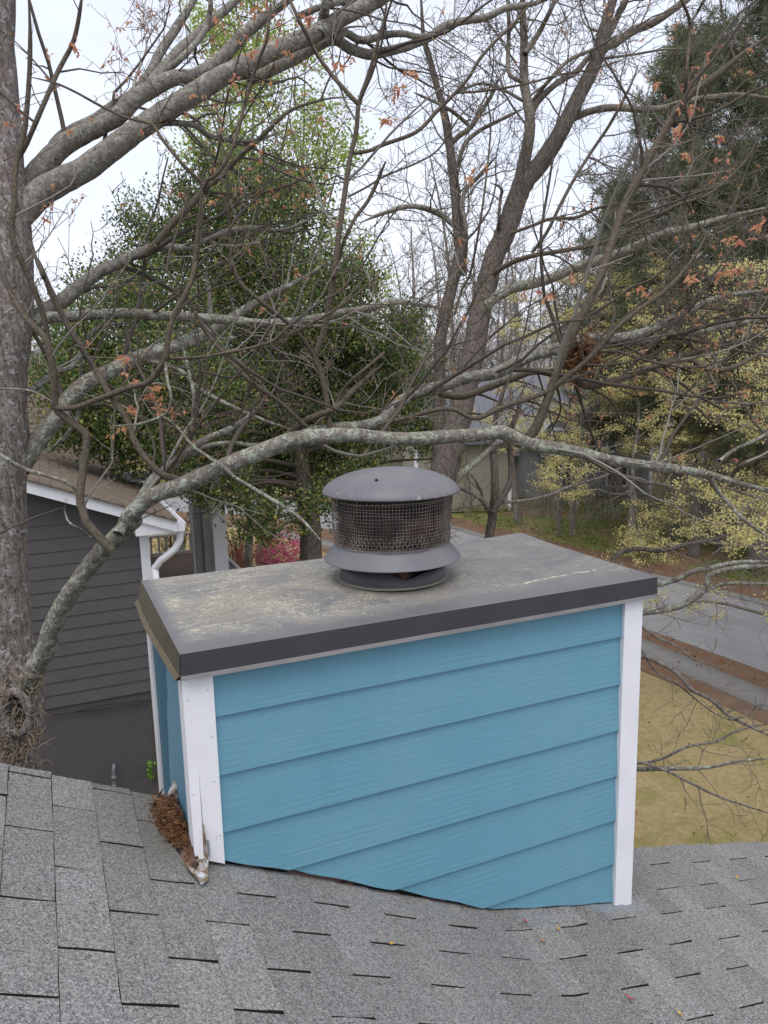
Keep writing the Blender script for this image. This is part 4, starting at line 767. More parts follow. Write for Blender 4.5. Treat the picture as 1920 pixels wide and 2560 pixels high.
ml('s5', [('C', [(1425, 740), (1410, 600), (1385, 480), (1360, 420), (1400, 310), (1420, 200), (1440, 80), (1450, 0)]), ('A', [(1440, 1200), (1480, 900), (1510, 700), (1540, 560), (1550, 450), (1590, 330), (1640, 160), (1665, 50), (1675, -40)])], [15, 15, 16, 15, 15, 14, 13, 12, 10, 9], [4.9, 4.8, 4.7], 'shoot', 8)
ml('s5b', [('A', [(1550, 450), (1500, 400), (1400, 280), (1340, 180), (1280, 60), (1240, -30)])], [12, 11, 10, 9], [4.75, 4.7], 'shoot', 7)
ml('s6', [('C', [(1362, 420), (1300, 330), (1230, 260), (1130, 180), (1040, 100), (1000, 0)]), ('A', [(1000, 1190), (990, 950), (980, 720)])], [11, 10, 10, 9, 8, 7], [4.85, 4.6, 4.5], 'shoot', 7)
ml('s7', [('C', [(1345, 742), (1270, 670), (1190, 600), (1080, 520), (1000, 440), (930, 360), (870, 280), (820, 180), (770, 100), (700, 30)])], [12, 12, 12, 12, 11, 10, 8], [4.9, 4.7], 'shoot', 7)
ml('s8', [('C', [(720, 425), (860, 420), (980, 400), (1100, 375), (1230, 330), (1350, 270), (1500, 180), (1640, 60)])], [8, 8, 7, 6], [4.47, 4.6], 'shoot', 7)
ml('s9', [('C', [(825, 790), (838, 600), (820, 500), (790, 380), (760, 310)])], [10, 10, 8, 6], [5.0, 5.1], 'lichen_limb', 7)
ml('s10', [('A', [(1442, 1195), (1480, 1060), (1530, 950), (1600, 850), (1665, 700)])], [8, 9, 10, 10], [4.85, 4.9], 'shoot', 7)
ml('s12', [('C', [(680, 660), (760, 715), (830, 800), (900, 850), (960, 890), (1010, 935), (1100, 990), (1200, 1050), (1290, 1110), (1350, 1170), (1385, 1210)])], [6, 7, 8, 9, 9, 10, 9, 7], [4.6, 4.5, 4.3], 'lichen_limb', 8)
ml('s13', [('C', [(-20, 830), (100, 900), (200, 930), (290, 960), (330, 1000)])], [11, 11, 10, 9], [4.8, 4.68], 'lichen_limb', 8)
ml('s14', [('C', [(0, 1180), (130, 1120), (270, 1070)])], [5, 5, 4], [4.9, 4.7], 'shoot', 6)
ml('s15', [('C', [(400, 1200), (350, 1165), (295, 1130), (275, 1068)])], [6, 6, 5], [4.68, 4.6], 'lichen_limb', 6)
ml('s16', [('C', [(-20, 555), (100, 560), (160, 575), (230, 615)])], [6, 6, 5], [4.9, 4.62], 'lichen_limb', 6)
ml('s17', [('A', [(1528, 662), (1600, 650)]), ('B', [(-5, 625), (140, 570), (230, 480), (310, 400), (370, 330), (410, 260), (480, 180), (590, 70), (660, -30)])], [10, 10, 9, 8, 7], [4.75, 5.0], 'shoot', 7)
ml('s18', [('B', [(305, 402), (430, 393), (600, 365), (760, 322), (900, 300), (1050, 250)])], [6, 6, 5, 4], [4.95, 5.2], 'shoot', 6)
ml('s20', [('E', [(305, 235), (340, 120)]), ('B', [(370, 1190), (400, 1050), (430, 860), (455, 640), (460, 520), (440, 400), (425, 320)])], [7, 7, 6, 5, 4], [6.2, 5.9], 'shoot', 6)
ml('s22', [('A', [(1505, 850), (1590, 805)]), ('B', [(5, 760), (150, 700), (240, 640), (330, 500), (420, 420)])], [6, 5, 4], [4.8, 5.0], 'shoot', 6)
ml('s23', [('J', [(1010, 1600), (960, 1680), (930, 1780), (950, 1900), (990, 2060), (1000, 2200)])], [4, 5, 5, 5], [4.7, 4.8], 'shoot', 6)
ml('s24', [('J', [(850, 650), (940, 900), (960, 1030), (1010, 1150), (1010, 1300), (1000, 1480), (960, 1650)])], [4, 5, 5, 5], [4.6, 4.7], 'shoot', 6)
ml('s25', [('J', [(360, 1960), (560, 1900), (760, 1830), (900, 1760), (1100, 1700), (1250, 1600), (1440, 1420), (1560, 1230), (1660, 1020)])], [6, 7, 7, 6, 5], [5.0, 5.1], 'shoot', 6)
ml('s29', [('C', [(1660, 400), (1500, 540), (1440, 640), (1350, 720)])], [8, 9, 10], [4.9, 4.95], 'shoot', 7)
# twigs
rng = np.random.default_rng(77); tw = MB(); twl = MB(); tips = []
def zlim(p): return p[2] > -.25 + .10*max(0, p[0]) or p[0] > 2.2
for key, (P, r) in ML.items():
    big = r.mean() > .045
    if key in ('s12', 's13', 's14', 's15', 's16', '9c', '8b', 14): pm, LL, lv = 1.0, (.08, .25), 0
    elif key == 9: pm, LL, lv = 3.4, (.25, .9), 1
    elif str(key).startswith('s'): pm, LL, lv = 5.0, (.25, .9), 1
    elif big: pm, LL, lv = 3.4, (.5, 1.8), 2
    else: pm, LL, lv = 3.6, (.4, 1.4), 2
    grow(twl if rng.random() < .35 else tw, rng, P, r, pm, LL, lv, .0027, up=.05, t0=.1, tips=tips, wob=.19, kids=(1, 4), ok=zlim, push=FWD*.35+V([0, 0, .05]))
for key, (P, r) in ML.items():
    if key in (5, 6, 7, 9, '5b', '9b', '9d', '9e', 10, '11b', 12, 17, 's2', 's3', 's5', 's7', 's8', 1, 3, 2, 4):
        right = key in ('9d', '9e', 10, '11b', 12, 17)
        grow(twl if rng.random() < .3 else tw, rng, P, np.maximum(r, .02), 2.4 if right else (.8 if key in (1, 2, 3) else 1.6), (.8, 2.0), 1, .0042, up=.05, t0=.1, tips=tips, wob=.15, kids=(2, 4), ok=zlim, push=FWD*.3+(RGT*.55 if right else RGT*.1)+V([0, 0, .15]), shrink=.42)
        grow(twl if rng.random() < .25 else tw, rng, P, r, 2.4 if right else (.7 if key in (1, 2, 3, 9) else 1.1), (1.0, 2.3), 2, .0034, up=.03, t0=.12, tips=tips, wob=.13, kids=(2, 4), ok=zlim, push=FWD*.35+(RGT*.35 if right else 0)+V([0, 0, .12]), shrink=.36)
tw.build('twigs', M['twig_dark'], maple, True); twl.build('lichen_twigs', M['twig_pale'], maple, True)
# reddish new leaves in drooping clusters, and yellowish buds
lf = MB(); bd = MB(); rng = np.random.default_rng(31)
def cluster(lf, rng, p, n, ln): lf.leaves(np.repeat([p], n, 0)+rng.normal(0, .006, (n, 3)), rng.uniform(.6, 1.15, n)*ln, rng.uniform(.28, .4, n)*ln, rng, droop=(0, 0, -.9))
for p, d, lv in tips:
    u = rng.random(); dv = p-CAM; sx = 960+CAM_F*(dv@RGT)/(dv@FWD); sy = 1280-CAM_F*(dv@UPV)/(dv@FWD)
    hi = sy < 620 or sx > 1400; pr_ = .16 if (sy < 520 and sx < 900) else (.12 if sx > 1400 else .022)
    if sy > 1150: pr_ = .01
    if u < pr_: cluster(lf, rng, p, rng.integers(3, 7), .043)
    elif u < pr_+.42: cluster(bd, rng, p, rng.integers(1, 4), .020)
for x_, y_, n_ in ((300, 830, 10), (285, 885, 8), (380, 885, 8), (270, 770, 9), (345, 880, 6), (320, 850, 7), (258, 918, 4), (330, 835, 8), (860, 190, 9), (830, 260, 8), (730, 130, 9), (545, 110, 8), (505, 165, 7), (600, 85, 6), (655, 35, 10), (560, 25, 6), (160, 100, 6), (120, 180, 6), (1590, 520, 10), (1640, 480, 9), (1560, 300, 8), (1490, 240, 9), (1470, 290, 7), (1480, 330, 7), (1600, 590, 9), (1550, 590, 7), (1490, 600, 8), (1380, 625, 7), (1180, 640, 6), (990, 510, 6), (905, 150, 6), (1010, 380, 5)):
    p = at(x_+rng.normal(0, 5), y_+rng.normal(0, 5), 4.62)
    q = p + rng.normal(0, .05, 3); cluster(lf, rng, p, n_, .065); cluster(lf, rng, q, 4, .05); tw2 = [q, p]
lf.build('new_leaves', M['maple_leaf'], maple); bd.build('buds', M['maple_bud'], maple)
# clump of dead leaves lodged in the fork on the right
rng = np.random.default_rng(9); mb = MB(); c = at(1255, 768, 5.55); N = 420; P = c + rng.normal(0, 1, (N, 3))*V([.06, .06, .075]); mb.leaves(P, rng.uniform(.04, .09, N), rng.uniform(.015, .04, N), rng, droop=(0, 0, -.4))
for k_ in range(40):
    q, _ = path(rng, c+rng.normal(0, .05, 3), rng.normal(0, 1, 3), .22, 5, .4, -.05); mb.tube(q, .004, 3)
tag(mb.build('leaf_nest', M['dead']), 'dark brown clump of dead leaves lodged on a limb right of the chimney', 'nest')
def new_tree(name, label, cat, base, group=None): return thing(name, label, cat, base, group)
# ---- twin trunked bare tree behind the chimney
b0 = at(955, 1010, 12.0); hk = thing('twin_trunk_tree', 'tall bare tree with two dark furrowed trunks rising behind the chimney', 'tree', (b0[0]-.3, b0[1]-.1, GZ))
HL = {}; rng = np.random.default_rng(41)
def hl(key, segs, w_, d_, mat='hick_limb', k=10, nm='limb', amp=.04):
    P, r = limb(segs, w_, d_); HL[key] = (P, r); mb = MB(); mb.tube(P, r, k, amp, np.random.default_rng(len(HL)+50)); mb.build(nm, M[mat], hk, True)
P, r = limb([('E', [(235, 1010), (250, 950), (290, 800), (330, 650), (360, 500), (390, 380), (410, 250), (440, 130), (470, 0)]), ('B', [(520, 1020), (560, 900), (600, 800), (680, 700), (740, 610), (800, 500), (850, 400), (910, 280), (940, 180), (970, 60), (1000, -40), (1040, -200)])], [72, 66, 60, 56, 52, 50, 50, 46, 40, 36, 32, 28, 22], [12, 12.2, 12.6, 13])
P0 = np.vstack([[P[0][0]-.5, P[0][1]-.1, GZ-.1], [P[0][0]-.33, P[0][1]-.05, (GZ+P[0][2])/2], P]); r0 = np.concatenate([[r[0]*1.5, r[0]*1.08], r]); mb = MB(); mb.tube(P0, r0, 20, .05, rng); mb.build('trunk', M['hick'], hk, True); HL['t'] = (P, r)
P, r = limb([('E', [(232, 950), (238, 750), (240, 450), (250, 300), (285, 150)]), ('B', [(325, 1100), (325, 1040), (315, 900), (300, 760), (285, 640), (270, 540), (245, 430), (220, 340), (195, 250), (170, 150), (160, 0), (150, -100)])], [30, 30, 30, 30, 30, 28, 24, 20, 16, 12, 9], [12.7, 13, 13.2])
P0 = np.vstack([[P[0][0]-.2, P[0][1], GZ-.1], P]); r0 = np.concatenate([[r[0]*1.3], r]); mb = MB(); mb.tube(P0, r0, 14, .05, rng); mb.build('trunk', M['hick'], hk, True); HL['t2'] = (P, r)
hl(1, [('B', [(555, 880), (600, 720), (630, 560), (625, 470), (605, 350), (605, 200), (600, 60), (605, -60)])], [32, 30, 26, 22, 18, 15], [12.5, 12.4, 12.3])
hl(2, [('B', [(608, 235), (670, 140), (740, 0), (770, -80)])], [15, 12, 10], [12.3, 12.2])
hl(3, [('B', [(632, 490), (680, 420), (760, 350), (830, 310), (890, 240), (960, 170)])], [15, 15, 14, 10], [12.4, 12.7])
hl(4, [('B', [(630, 450), (720, 340), (800, 260), (910, 210), (1010, 150)])], [10, 10, 9, 7], [12.4, 12.2])
hl(5, [('B', [(600, 355), (550, 330), (535, 290), (540, 100), (530, -20)])], [11, 11, 10, 8], [12.3, 12.1])
hl(6, [('B', [(625, 440), (590, 430), (520, 390), (420, 360), (310, 400)])], [9, 8, 7, 5], [12.4, 12.2])
hl(7, [('B', [(925, 240), (960, 200), (1000, 185), (1080, 130), (1170, 95), (1290, 10), (1380, -60)])], [24, 22, 18, 15], [12.8, 13.2])
hl(8, [('B', [(935, 210), (975, 140), (1005, 80), (1045, -10), (1060, -60)])], [18, 16, 14], [12.8, 13.0])
hl(9, [('B', [(805, 520), (840, 500), (900, 478), (990, 465), (1100, 472), (1200, 468), (1300, 440), (1400, 422), (1530, 410), (1680, 425)])], [18, 17, 16, 15, 13, 10], [12.6, 12.4, 12.0])
hl(10, [('B', [(930, 255), (1080, 235), (1200, 215), (1300, 210)])], [7, 6, 4], [12.8, 12.5])
hl(11, [('B', [(285, 630), (320, 590), (370, 555), (420, 480), (465, 410), (500, 330)])], [13, 13, 11, 7], [13.1, 13.3])
hl(12, [('B', [(375, 550), (320, 500), (260, 460), (130, 400)])], [10, 9, 6], [13.2, 13.0])
hl(13, [('B', [(318, 720), (350, 620), (420, 560), (500, 520), (600, 470)])], [12, 11, 9, 7], [13.1, 12.6])
hl(14, [('B', [(345, 1190), (350, 1000), (340, 850), (420, 750), (490, 670)])], [16, 15, 11, 7], [13, 12.8])
hl(15, [('B', [(325, 990), (300, 970), (230, 920), (120, 890), (0, 920)]), ('A', [(1560, 960)])], [15, 15, 13, 10, 7], [12.9, 12.6], 'lichen_limb')
hl(16, [('E', [(440, 200), (500, 150), (560, 120), (650, 100), (720, 78)]), ('B', [(820, 1160), (940, 1120), (1080, 1070), (1200, 1010), (1300, 990), (1440, 950), (1680, 890)])], [26, 26, 25, 24, 22, 18, 14, 10], [12.3, 11.8, 11.2], 'lichen_limb')
hl('s19', [('B', [(640, 1090), (700, 1010), (770, 870), (830, 760), (900, 650), (980, 530), (1060, 380), (1100, 280)])], [9, 9, 8, 8, 6], [10.6, 10.2], 'shoot', 7)
hl('s21', [('B', [(495, 1000), (500, 880), (510, 815), (460, 790)])], [9, 8, 5], [12.3, 12.2], 'hick', 6)
hl('s26', [('B', [(540, 1010), (640, 975), (720, 945)]), ('J', [(0, 1880), (180, 1800), (380, 1760), (560, 1750), (760, 1720), (930, 1670), (1250, 1610)])], [9, 8, 7, 6], [12.2, 11.5], 'shoot', 7)
hl('s28', [('B', [(460, 1190), (540, 1140), (640, 1105), (760, 1085), (900, 1060), (1000, 1030), (1120, 965), (1290, 880), (1420, 780)])], [13, 12, 11, 10, 8], [12.2, 11.0, 10.0], 'shoot', 8)
rng = np.random.default_rng(43); tw = MB(); tp = []
for key, (P, r) in HL.items(): grow(tw, rng, P, r, 4.4 if key not in ('t', 't2') else 2.2, (.6, 2.4), 2, .0048, up=.06, t0=.2 if key not in ('t', 't2') else .5, tips=tp, wob=.2, kids=(3, 5), ang=(.7, 1.3))
tw.build('twigs', M['twig'], hk, True)
# ---- small dark tree by the road, forks leaning left
b0 = at(1047, 1190, 14.5); st_ = thing('small_tree', 'small dark tree with low forks between the flue cap and the road', 'tree', (b0[0], b0[1], GZ)); SL = {}
def sl(root, store, segs, w_, d_, mat='wood_bark', k=9, nm='limb', ground=False):
    P, r = limb(segs, w_, d_)
    if ground: P = np.vstack([[P[0][0]-.05, P[0][1], GZ-.1], P]); r = np.concatenate([[r[0]*1.4], r])
    store[len(store)] = (P, r); mb = MB(); mb.tube(P, r, k, .05, np.random.default_rng(len(store))); return mb.build(nm, M[mat], root, True)
sl(st_, SL, [('E', [(452, 1230), (458, 1180), (470, 1100), (480, 1000), (475, 880), (470, 780), (490, 650), (540, 500)])], [26, 22, 20, 16, 13, 8], [14.5, 14.6], 'hick', 12, 'trunk', True)
sl(st_, SL, [('E', [(470, 1090), (500, 1040), (545, 960), (548, 860), (540, 760), (580, 650), (600, 560)])], [16, 16, 14, 10], [14.6, 14.8], 'hick')
sl(st_, SL, [('E', [(465, 1120), (440, 1060), (400, 1020), (330, 985), (280, 975)])], [12, 12, 10, 6], [14.5, 14.0])
sl(st_, SL, [('E', [(305, 960), (350, 910), (400, 870), (440, 835), (480, 800), (530, 780), (620, 740)])], [18, 17, 14, 12, 9], [14.0, 14.6], 'lichen_limb')
sl(st_, SL, [('E', [(440, 1050), (400, 960), (370, 920)])], [8, 6], [14.5, 14.2])
sl(st_, SL, [('E', [(480, 1050), (600, 1040), (700, 1020), (800, 980), (960, 930), (1050, 880)])], [8, 7, 5], [14.6, 15])
tw = MB(); rng = np.random.default_rng(44)
for P, r in SL.values(): grow(tw, rng, P, r, 2.2, (.4, 1.3), 1, .005, up=.05, t0=.25, wob=.2)
tw.build('twigs', M['twig'], st_, True)
# ---- bare tree whose branches reach out behind the right corner board
b0 = at(1310, 1560, 6.2); bt = thing('lawn_tree', 'bare tree hidden behind the chimney, branches reaching over the lawn at right', 'tree', (b0[0], b0[1], GZ)); BL = {}
sl(bt, BL, [('D', [(1310, 1900), (1312, 1700), (1315, 1500), (1322, 1350), (1330, 1250), (1345, 1215)])], [50, 46, 40, 30, 22, 14], [6.2, 6.2], 'maple_limb', 14, 'trunk', True)
sl(bt, BL, [('D', [(1322, 1360), (1350, 1325)]), ('G', [(1095, 416), (1180, 406), (1260, 388), (1340, 345), (1380, 300), (1390, 258), (1410, 240), (1520, 215), (1690, 205)])], [18, 17, 16, 15, 13, 12], [6.2, 6.0, 6.1], 'lichen_limb')
sl(bt, BL, [('G', [(1378, 320), (1450, 290), (1560, 285), (1690, 290)])], [9, 9, 8], [6.0, 6.1], 'lichen_limb')
sl(bt, BL, [('D', [(1330, 1290), (1370, 1265)]), ('G', [(1160, 292), (1250, 265), (1310, 235), (1400, 215), (1520, 192), (1690, 188)])], [13, 13, 14, 12, 11], [6.2, 6.3], 'lichen_limb')
sl(bt, BL, [('D', [(1335, 1260), (1325, 1215)]), ('G', [(950, 187), (990, 150), (1060, 130), (1180, 138), (1300, 108), (1400, 92), (1500, 60)])], [12, 12, 12, 10, 6], [6.3, 6.5], 'hick')
sl(bt, BL, [('D', [(1320, 1400)]), ('G', [(1060, 470), (1090, 482), (1180, 540), (1250, 570), (1330, 635), (1420, 650)])], [8, 7, 5, 3], [6.2, 6.1])
sl(bt, BL, [('D', [(1318, 1450)]), ('G', [(1085, 615), (1170, 645), (1250, 690), (1310, 760), (1400, 810), (1480, 880), (1560, 922), (1690, 985)])], [12, 11, 10, 9, 7], [6.2, 6.0])
sl(bt, BL, [('D', [(1315, 1650)]), ('G', [(1070, 1122), (1180, 1120), (1300, 1120), (1420, 1110), (1520, 1088), (1690, 1072)])], [12, 12, 10, 7, 5], [6.2, 6.0], 'lichen_limb')
sl(bt, BL, [('D', [(1315, 1640)]), ('G', [(1070, 1097), (1180, 1075), (1300, 1020), (1420, 1000), (1520, 950), (1690, 910)])], [8, 7, 6, 4], [6.2, 6.3])
sl(bt, BL, [('D', [(1315, 1640)]), ('G', [(1080, 1092), (1200, 1130), (1300, 1180), (1400, 1230), (1480, 1262), (1690, 1330)])], [8, 7, 6, 5], [6.2, 5.9])
sl(bt, BL, [('G', [(1085, 580), (1150, 680), (1250, 740), (1400, 860), (1480, 900)])], [5, 5, 3], [6.15, 6.2])
sl(bt, BL, [('G', [(1480, 900), (1560, 880), (1620, 830), (1690, 850)])], [5, 4, 3], [6.1, 6.2])
tw = MB(); rng = np.random.default_rng(45); tp = []
for i, (P, r) in list(BL.items())[1:]: grow(tw, rng, P, r, 5.5, (.18, .7), 1, .0028, up=.0, t0=.15, wob=.2, tips=tp, kids=(2, 4))
tw.build('twigs', M['twig'], bt, True)

# ---- evergreen holly
h0 = at(672, 1200, 14.0); ho = thing('holly_tree', 'dense dark evergreen holly with glossy leaves behind the neighbouring roof', 'tree', (h0[0], h0[1], GZ))
rng = np.random.default_rng(51)
P, r = limb([('D', [(672, 1300), (672, 1200), (668, 1120), (655, 1040), (640, 950), (620, 800), (590, 650), (560, 500), (540, 380)])], [58, 56, 50, 48, 44, 36, 28, 16, 8], [14, 14.2])
P0 = np.vstack([[P[0][0], P[0][1], GZ-.1], P]); r0 = np.concatenate([[r[0]*1.3], r]); mb = MB(); mb.tube(P0, r0, 16, .04, rng); mb.build('trunk', M['hick'], ho, True)
BLOBS = [(330, 700, 165), (420, 560, 160), (560, 700, 190), (500, 490, 140), (700, 660, 130), (820, 770, 120), (640, 850, 190), (850, 890, 110), (400, 850, 180), (210, 760, 120), (250, 640, 110), (610, 1000, 120), (720, 975, 120), (500, 1060, 70), (330, 500, 90), (630, 440, 85), (560, 390, 90), (150, 870, 110), (935, 930, 65), (450, 350, 45), (770, 600, 60), (600, 560, 130), (700, 1080, 60), (575, 1100, 46), (490, 1035, 30), (250, 880, 110), (110, 700, 60), (300, 930, 120), (480, 960, 130), (140, 790, 80), (880, 700, 60), (780, 1040, 60), (380, 420, 50), (900, 830, 80), (720, 780, 130), (960, 990, 40), (432, 1068, 28), (535, 1150, 38), (650, 1130, 42), (580, 1160, 30), (140, 905, 80), (240, 930, 75), (335, 975, 60), (190, 840, 90), (400, 1010, 60)]
lf = MB(); tb = MB(); mid = P[len(P)//2]
for bi, (x, y, rp) in enumerate(BLOBS):
    dd = 14.2 + rng.normal(0, .9); 
    if y > 1050 and x < 600: dd = 12.2
    if x < 420 and y > 820: dd = 11.6+rng.random()*1.2
    c = at(x, y, dd); R_ = rp*K*dd/CAM_F
    i = int(np.argmin(np.abs(P[:, 2]-(c[2]-R_*.6)))); a = P[min(i, len(P)-1)]; q = catmull([a, (a+c)*.5+V([0, 0, .15]), c], 8); tb.tube(q, np.linspace(.05, .012, 8), 6)
    # sprays: short leafy twigs spread through the crown's volume, denser toward the outside, holes between
    ns = int(1500*(R_/1.4)**2*1.15); u = rng.normal(0, 1, (ns, 3)); u /= np.linalg.norm(u, axis=1)[:, None]
    rad = R_*rng.random(ns)**.45*V([1.0+.16*mnoise.noise(Vector((u_[0]*2.2+bi, u_[1]*2.2, u_[2]*2.2))) + .30*mnoise.noise(Vector((u_[0]*5+bi*3, u_[1]*5, u_[2]*5))) for u_ in u])
    C_ = c + u*rad[:, None]*V([1, 1, .9])
    keep = V([mnoise.noise(Vector(p*1.7)) > -.26 for p in C_]); C_ = C_[keep]; u = u[keep]
    nl = 6; PP = np.repeat(C_, nl, 0) + rng.normal(0, .085, (len(C_)*nl, 3)); lf.leaves(PP, rng.uniform(.055, .095, len(PP)), rng.uniform(.03, .046, len(PP)), rng, up=np.repeat(u, nl, 0)*.5+V([0, 0, .35]))
    for p, d in list(zip(C_, u))[::14]:
        q, _ = path(rng, p, -d+rng.normal(0, .5, 3), R_*.5, 4, .25, -.05); tb.tube(q, [.006, .008, .010, .012, .014], 3)
lf.build('leaves', M['holly'], ho); tb.build('branches', M['twig_dark'], ho, True)

# ---- generic crown builders
def skeleton(rng, base, h, r, lean=(0, 0), spread=.5, lev=2, start=.35, n1=14, up=.12, rmin=.01, L=(.25, .42), wob=.14, trunk_mb=None, twig_mb=None, tips=None, flat=1.0, k=8):
    P, d = path(rng, V(base, float), V([lean[0], lean[1], 1.0]), h, 14, .045, .05); rr = r*np.linspace(1.0, .12, len(P))**.9; rr[0] *= 1.35
    trunk_mb.tube(P, rr, k, .04, rng)
    grow(twig_mb, rng, P, rr, n1/(h*(1-start)), (h*L[0], h*L[1]), lev, rmin, up, start, tips, wob, (.6*spread*2, 1.1*spread*2), .6, (3, 6), flat, None, .42)
    return P
def copy_tree(o, parent=None):
    c = o.copy(); COL.objects.link(c); c.parent = parent
    for ch in [x for x in bpy.data.objects if x.parent == o]: copy_tree(ch, c)
    return c
# ---- pale green tree just leafing out above the holly
b0 = at(560, 1000, 23); lt = thing('leafing_tree', 'pale lime green tree leafing out above the dark holly', 'tree', (b0[0], b0[1], GZ)); rng = np.random.default_rng(61); a, b, lf, tips = MB(), MB(), MB(), []
for (x, y, dd) in ((560, 20, 23), (480, 100, 23.5), (660, 120, 22.5), (740, 330, 22.5), (620, 230, 23), (420, 230, 23.5), (520, 300, 23), (700, 260, 23), (450, 30, 23), (810, 560, 22.5)):
    t = at(x, y, dd); s0 = V([b0[0], b0[1], 1.0]); q = catmull([s0, s0*.45+t*.55+rng.normal(0, .4, 3), t], 14); b.tube(q, np.linspace(.09, .012, 14), 6)
    tt = []; grow(b, rng, q, np.linspace(.09, .012, 14), 2.6, (.8, 2.2), 1, .006, .08, .45, tt, .2, kids=(3, 5)); tips += tt
a.tube([(b0[0], b0[1], GZ-.1), (b0[0]+.1, b0[1], -2), (b0[0], b0[1], 1.2)], [.3, .22, .16], 12, .03, rng)
for p, d, lv in tips:
    n_ = rng.integers(8, 18); lf.leaves(p+rng.normal(0, .2, (n_, 3)), rng.uniform(.08, .15, n_), rng.uniform(.05, .09, n_), rng, droop=(0, 0, -.3))
a.build('trunk', M['wood_bark'], lt, True); b.build('branches', M['twig'], lt, True); lf.build('leaves', M['lime'], lt)

# ---- pines on the right
def pine(base, h, cw, seed, label, start=.28, dens=1.0):
    rng = np.random.default_rng(seed); o = thing('pine_tree', label, 'tree', base, 'pines beyond the road'); a, b, lf = MB(), MB(), MB()
    P, _ = path(rng, V(base, float), V([0, 0, 1.]), h, 16, .02, .1); rr = np.linspace(.24, .03, len(P))*h/17; a.tube(P, rr, 10, .04, rng)
    nb_ = int(118*dens)
    for i in range(nb_):
        u = start+(1-start)*(i+rng.random())/nb_; p = P[0]+(P[-1]-P[0])*u; p = V([np.interp(u, np.linspace(0, 1, len(P)), P[:, j]) for j in range(3)])
        env = math.sin(min(1, (1-u)*1.55+.06)*math.pi/2)**.8 * (.55+.45*min(1, (u-start)/.18)); ln = cw*env*rng.uniform(.55, 1.12); az = i*2.4+rng.normal(0, .3)
        q, d = path(rng, p, V([math.cos(az), math.sin(az), .12+.5*u]), ln, 6, .10, .03); b.tube(q, np.linspace(.035, .008, 7), 5)
        for j in range(2, 7):
            for _ in range(3 if j < 6 else 2):
                e, d2 = path(rng, q[j], (q[j]-q[j-1])/np.linalg.norm(q[j]-q[j-1])*.7+rng.normal(0, .65, 3), rng.uniform(.25, .75), 3, .2, .08); b.tube(e, [.012, .01, .007, .005], 3)
                for c in (e[1], e[2], e[3]):
                    n_ = 15; ax = e[-1]-e[0]; ax /= np.linalg.norm(ax); lf.leaves(c+rng.normal(0, .06, (n_, 3)), rng.uniform(.22, .36, n_), .030, rng, up=ax*.75+V([0, 0, .25]), fold=.02)
    a.build('trunk', M['wood_bark'], o, True); b.build('branches', M['twig_dark'], o, True); lf.build('needles', M['pine'], o); return o
def gp(x, d, z=GZ): p = at(x, 900, d); return V([p[0], p[1], z])
pine(gp(1655, 25), 19.8, 4.3, 71, 'tallest dense dark pine at the right edge of the picture', .18, 1.25)
pine(gp(1470, 30), 18.0, 4.7, 72, 'broad dark pine left of the tallest pine, its top behind bare twigs', .20, 1.1)
pine(gp(1340, 38), 14.5, 3.6, 73, 'lower grey green pine furthest left of the pines, right of the twin trunks', .22, 1.0)
pine(gp(1730, 33), 20, 4.2, 74, 'pine half cut off by the right edge, behind the tallest pine', .2, 1.0)
pine(gp(1590, 40), 17.0, 3.6, 75, 'distant pine seen through the gap between the two nearest pines', .2, .8)

# ---- blossoming dogwoods in flat layers
def dogwood(base, h, cw, seed, label, n=26, zb=.3, lean=(0, 0)):
    rng = np.random.default_rng(seed); o = thing('dogwood_tree', label, 'tree', base, 'dogwoods in pale yellow bloom'); a, b, lf = MB(), MB(), MB(); tips = []
    P, _ = path(rng, V(base, float), V([lean[0], lean[1], 1.]), h, 12, .07, .04); rr = np.linspace(.13, .02, len(P)); a.tube(P, rr, 10, .05, rng)
    for i in range(n):
        u = zb+(1-zb)*(i+.5)/n; p = V([np.interp(u, np.linspace(0, 1, len(P)), P[:, j]) for j in range(3)]); az = i*2.4+rng.normal(0, .4); ln = cw*(.5+.5*math.sin(min(1, (1-u)*1.6+.1)*math.pi/2))*rng.uniform(.7, 1.1)
        q, d = path(rng, p, V([math.cos(az), math.sin(az), .28]), ln, 9, .13, -.02); rq = np.linspace(.038, .008, 10); b.tube(q, rq, 6)
        grow(b, rng, q, rq, 4.2, (.35, 1.1), 1, .0045, .045, .2, tips, .18, kids=(3, 5), flat=.30)
    for p, d, lv in tips:
        if rng.random() < .75:
            n_ = rng.integers(5, 12); k_ = 1.0 if base[0] < 11 or np.linalg.norm(base[:2]) < 18 else 1.5; lf.leaves(p+rng.normal(0, 1, (n_, 3))*V([.075, .075, .03])*k_, rng.uniform(.03, .055, n_)*k_, rng.uniform(.024, .042, n_)*k_, rng, up=V([0, 0, .8]))
    a.build('trunk', M['wood_bark'], o, True); b.build('branches', M['twig'], o, True); lf.build('blossom', M['dogwood'], o); return o
dogwood(gp(1375, 27), 9.6, 4.6, 81, 'pale yellow dogwood on the bank across the road, just right of the chimney', 34, .2)
dogwood(gp(1745, 14.5), 7.6, 4.2, 82, 'nearest pale yellow dogwood, its branches reaching in from the right edge', 36, .2)
dogwood(gp(1570, 28), 9.4, 4.4, 83, 'pale yellow dogwood on the bank across the road, nearer the right edge', 32, .2)
dogwood(gp(1215, 31), 9.4, 4.2, 84, 'pale yellow dogwood furthest left, between the small dark tree and the others', 24, .3)

dogwood(gp(1860, 19), 9.0, 5.0, 85, 'pale yellow dogwood standing outside the right edge, only its outer sprays showing', 34, .2)
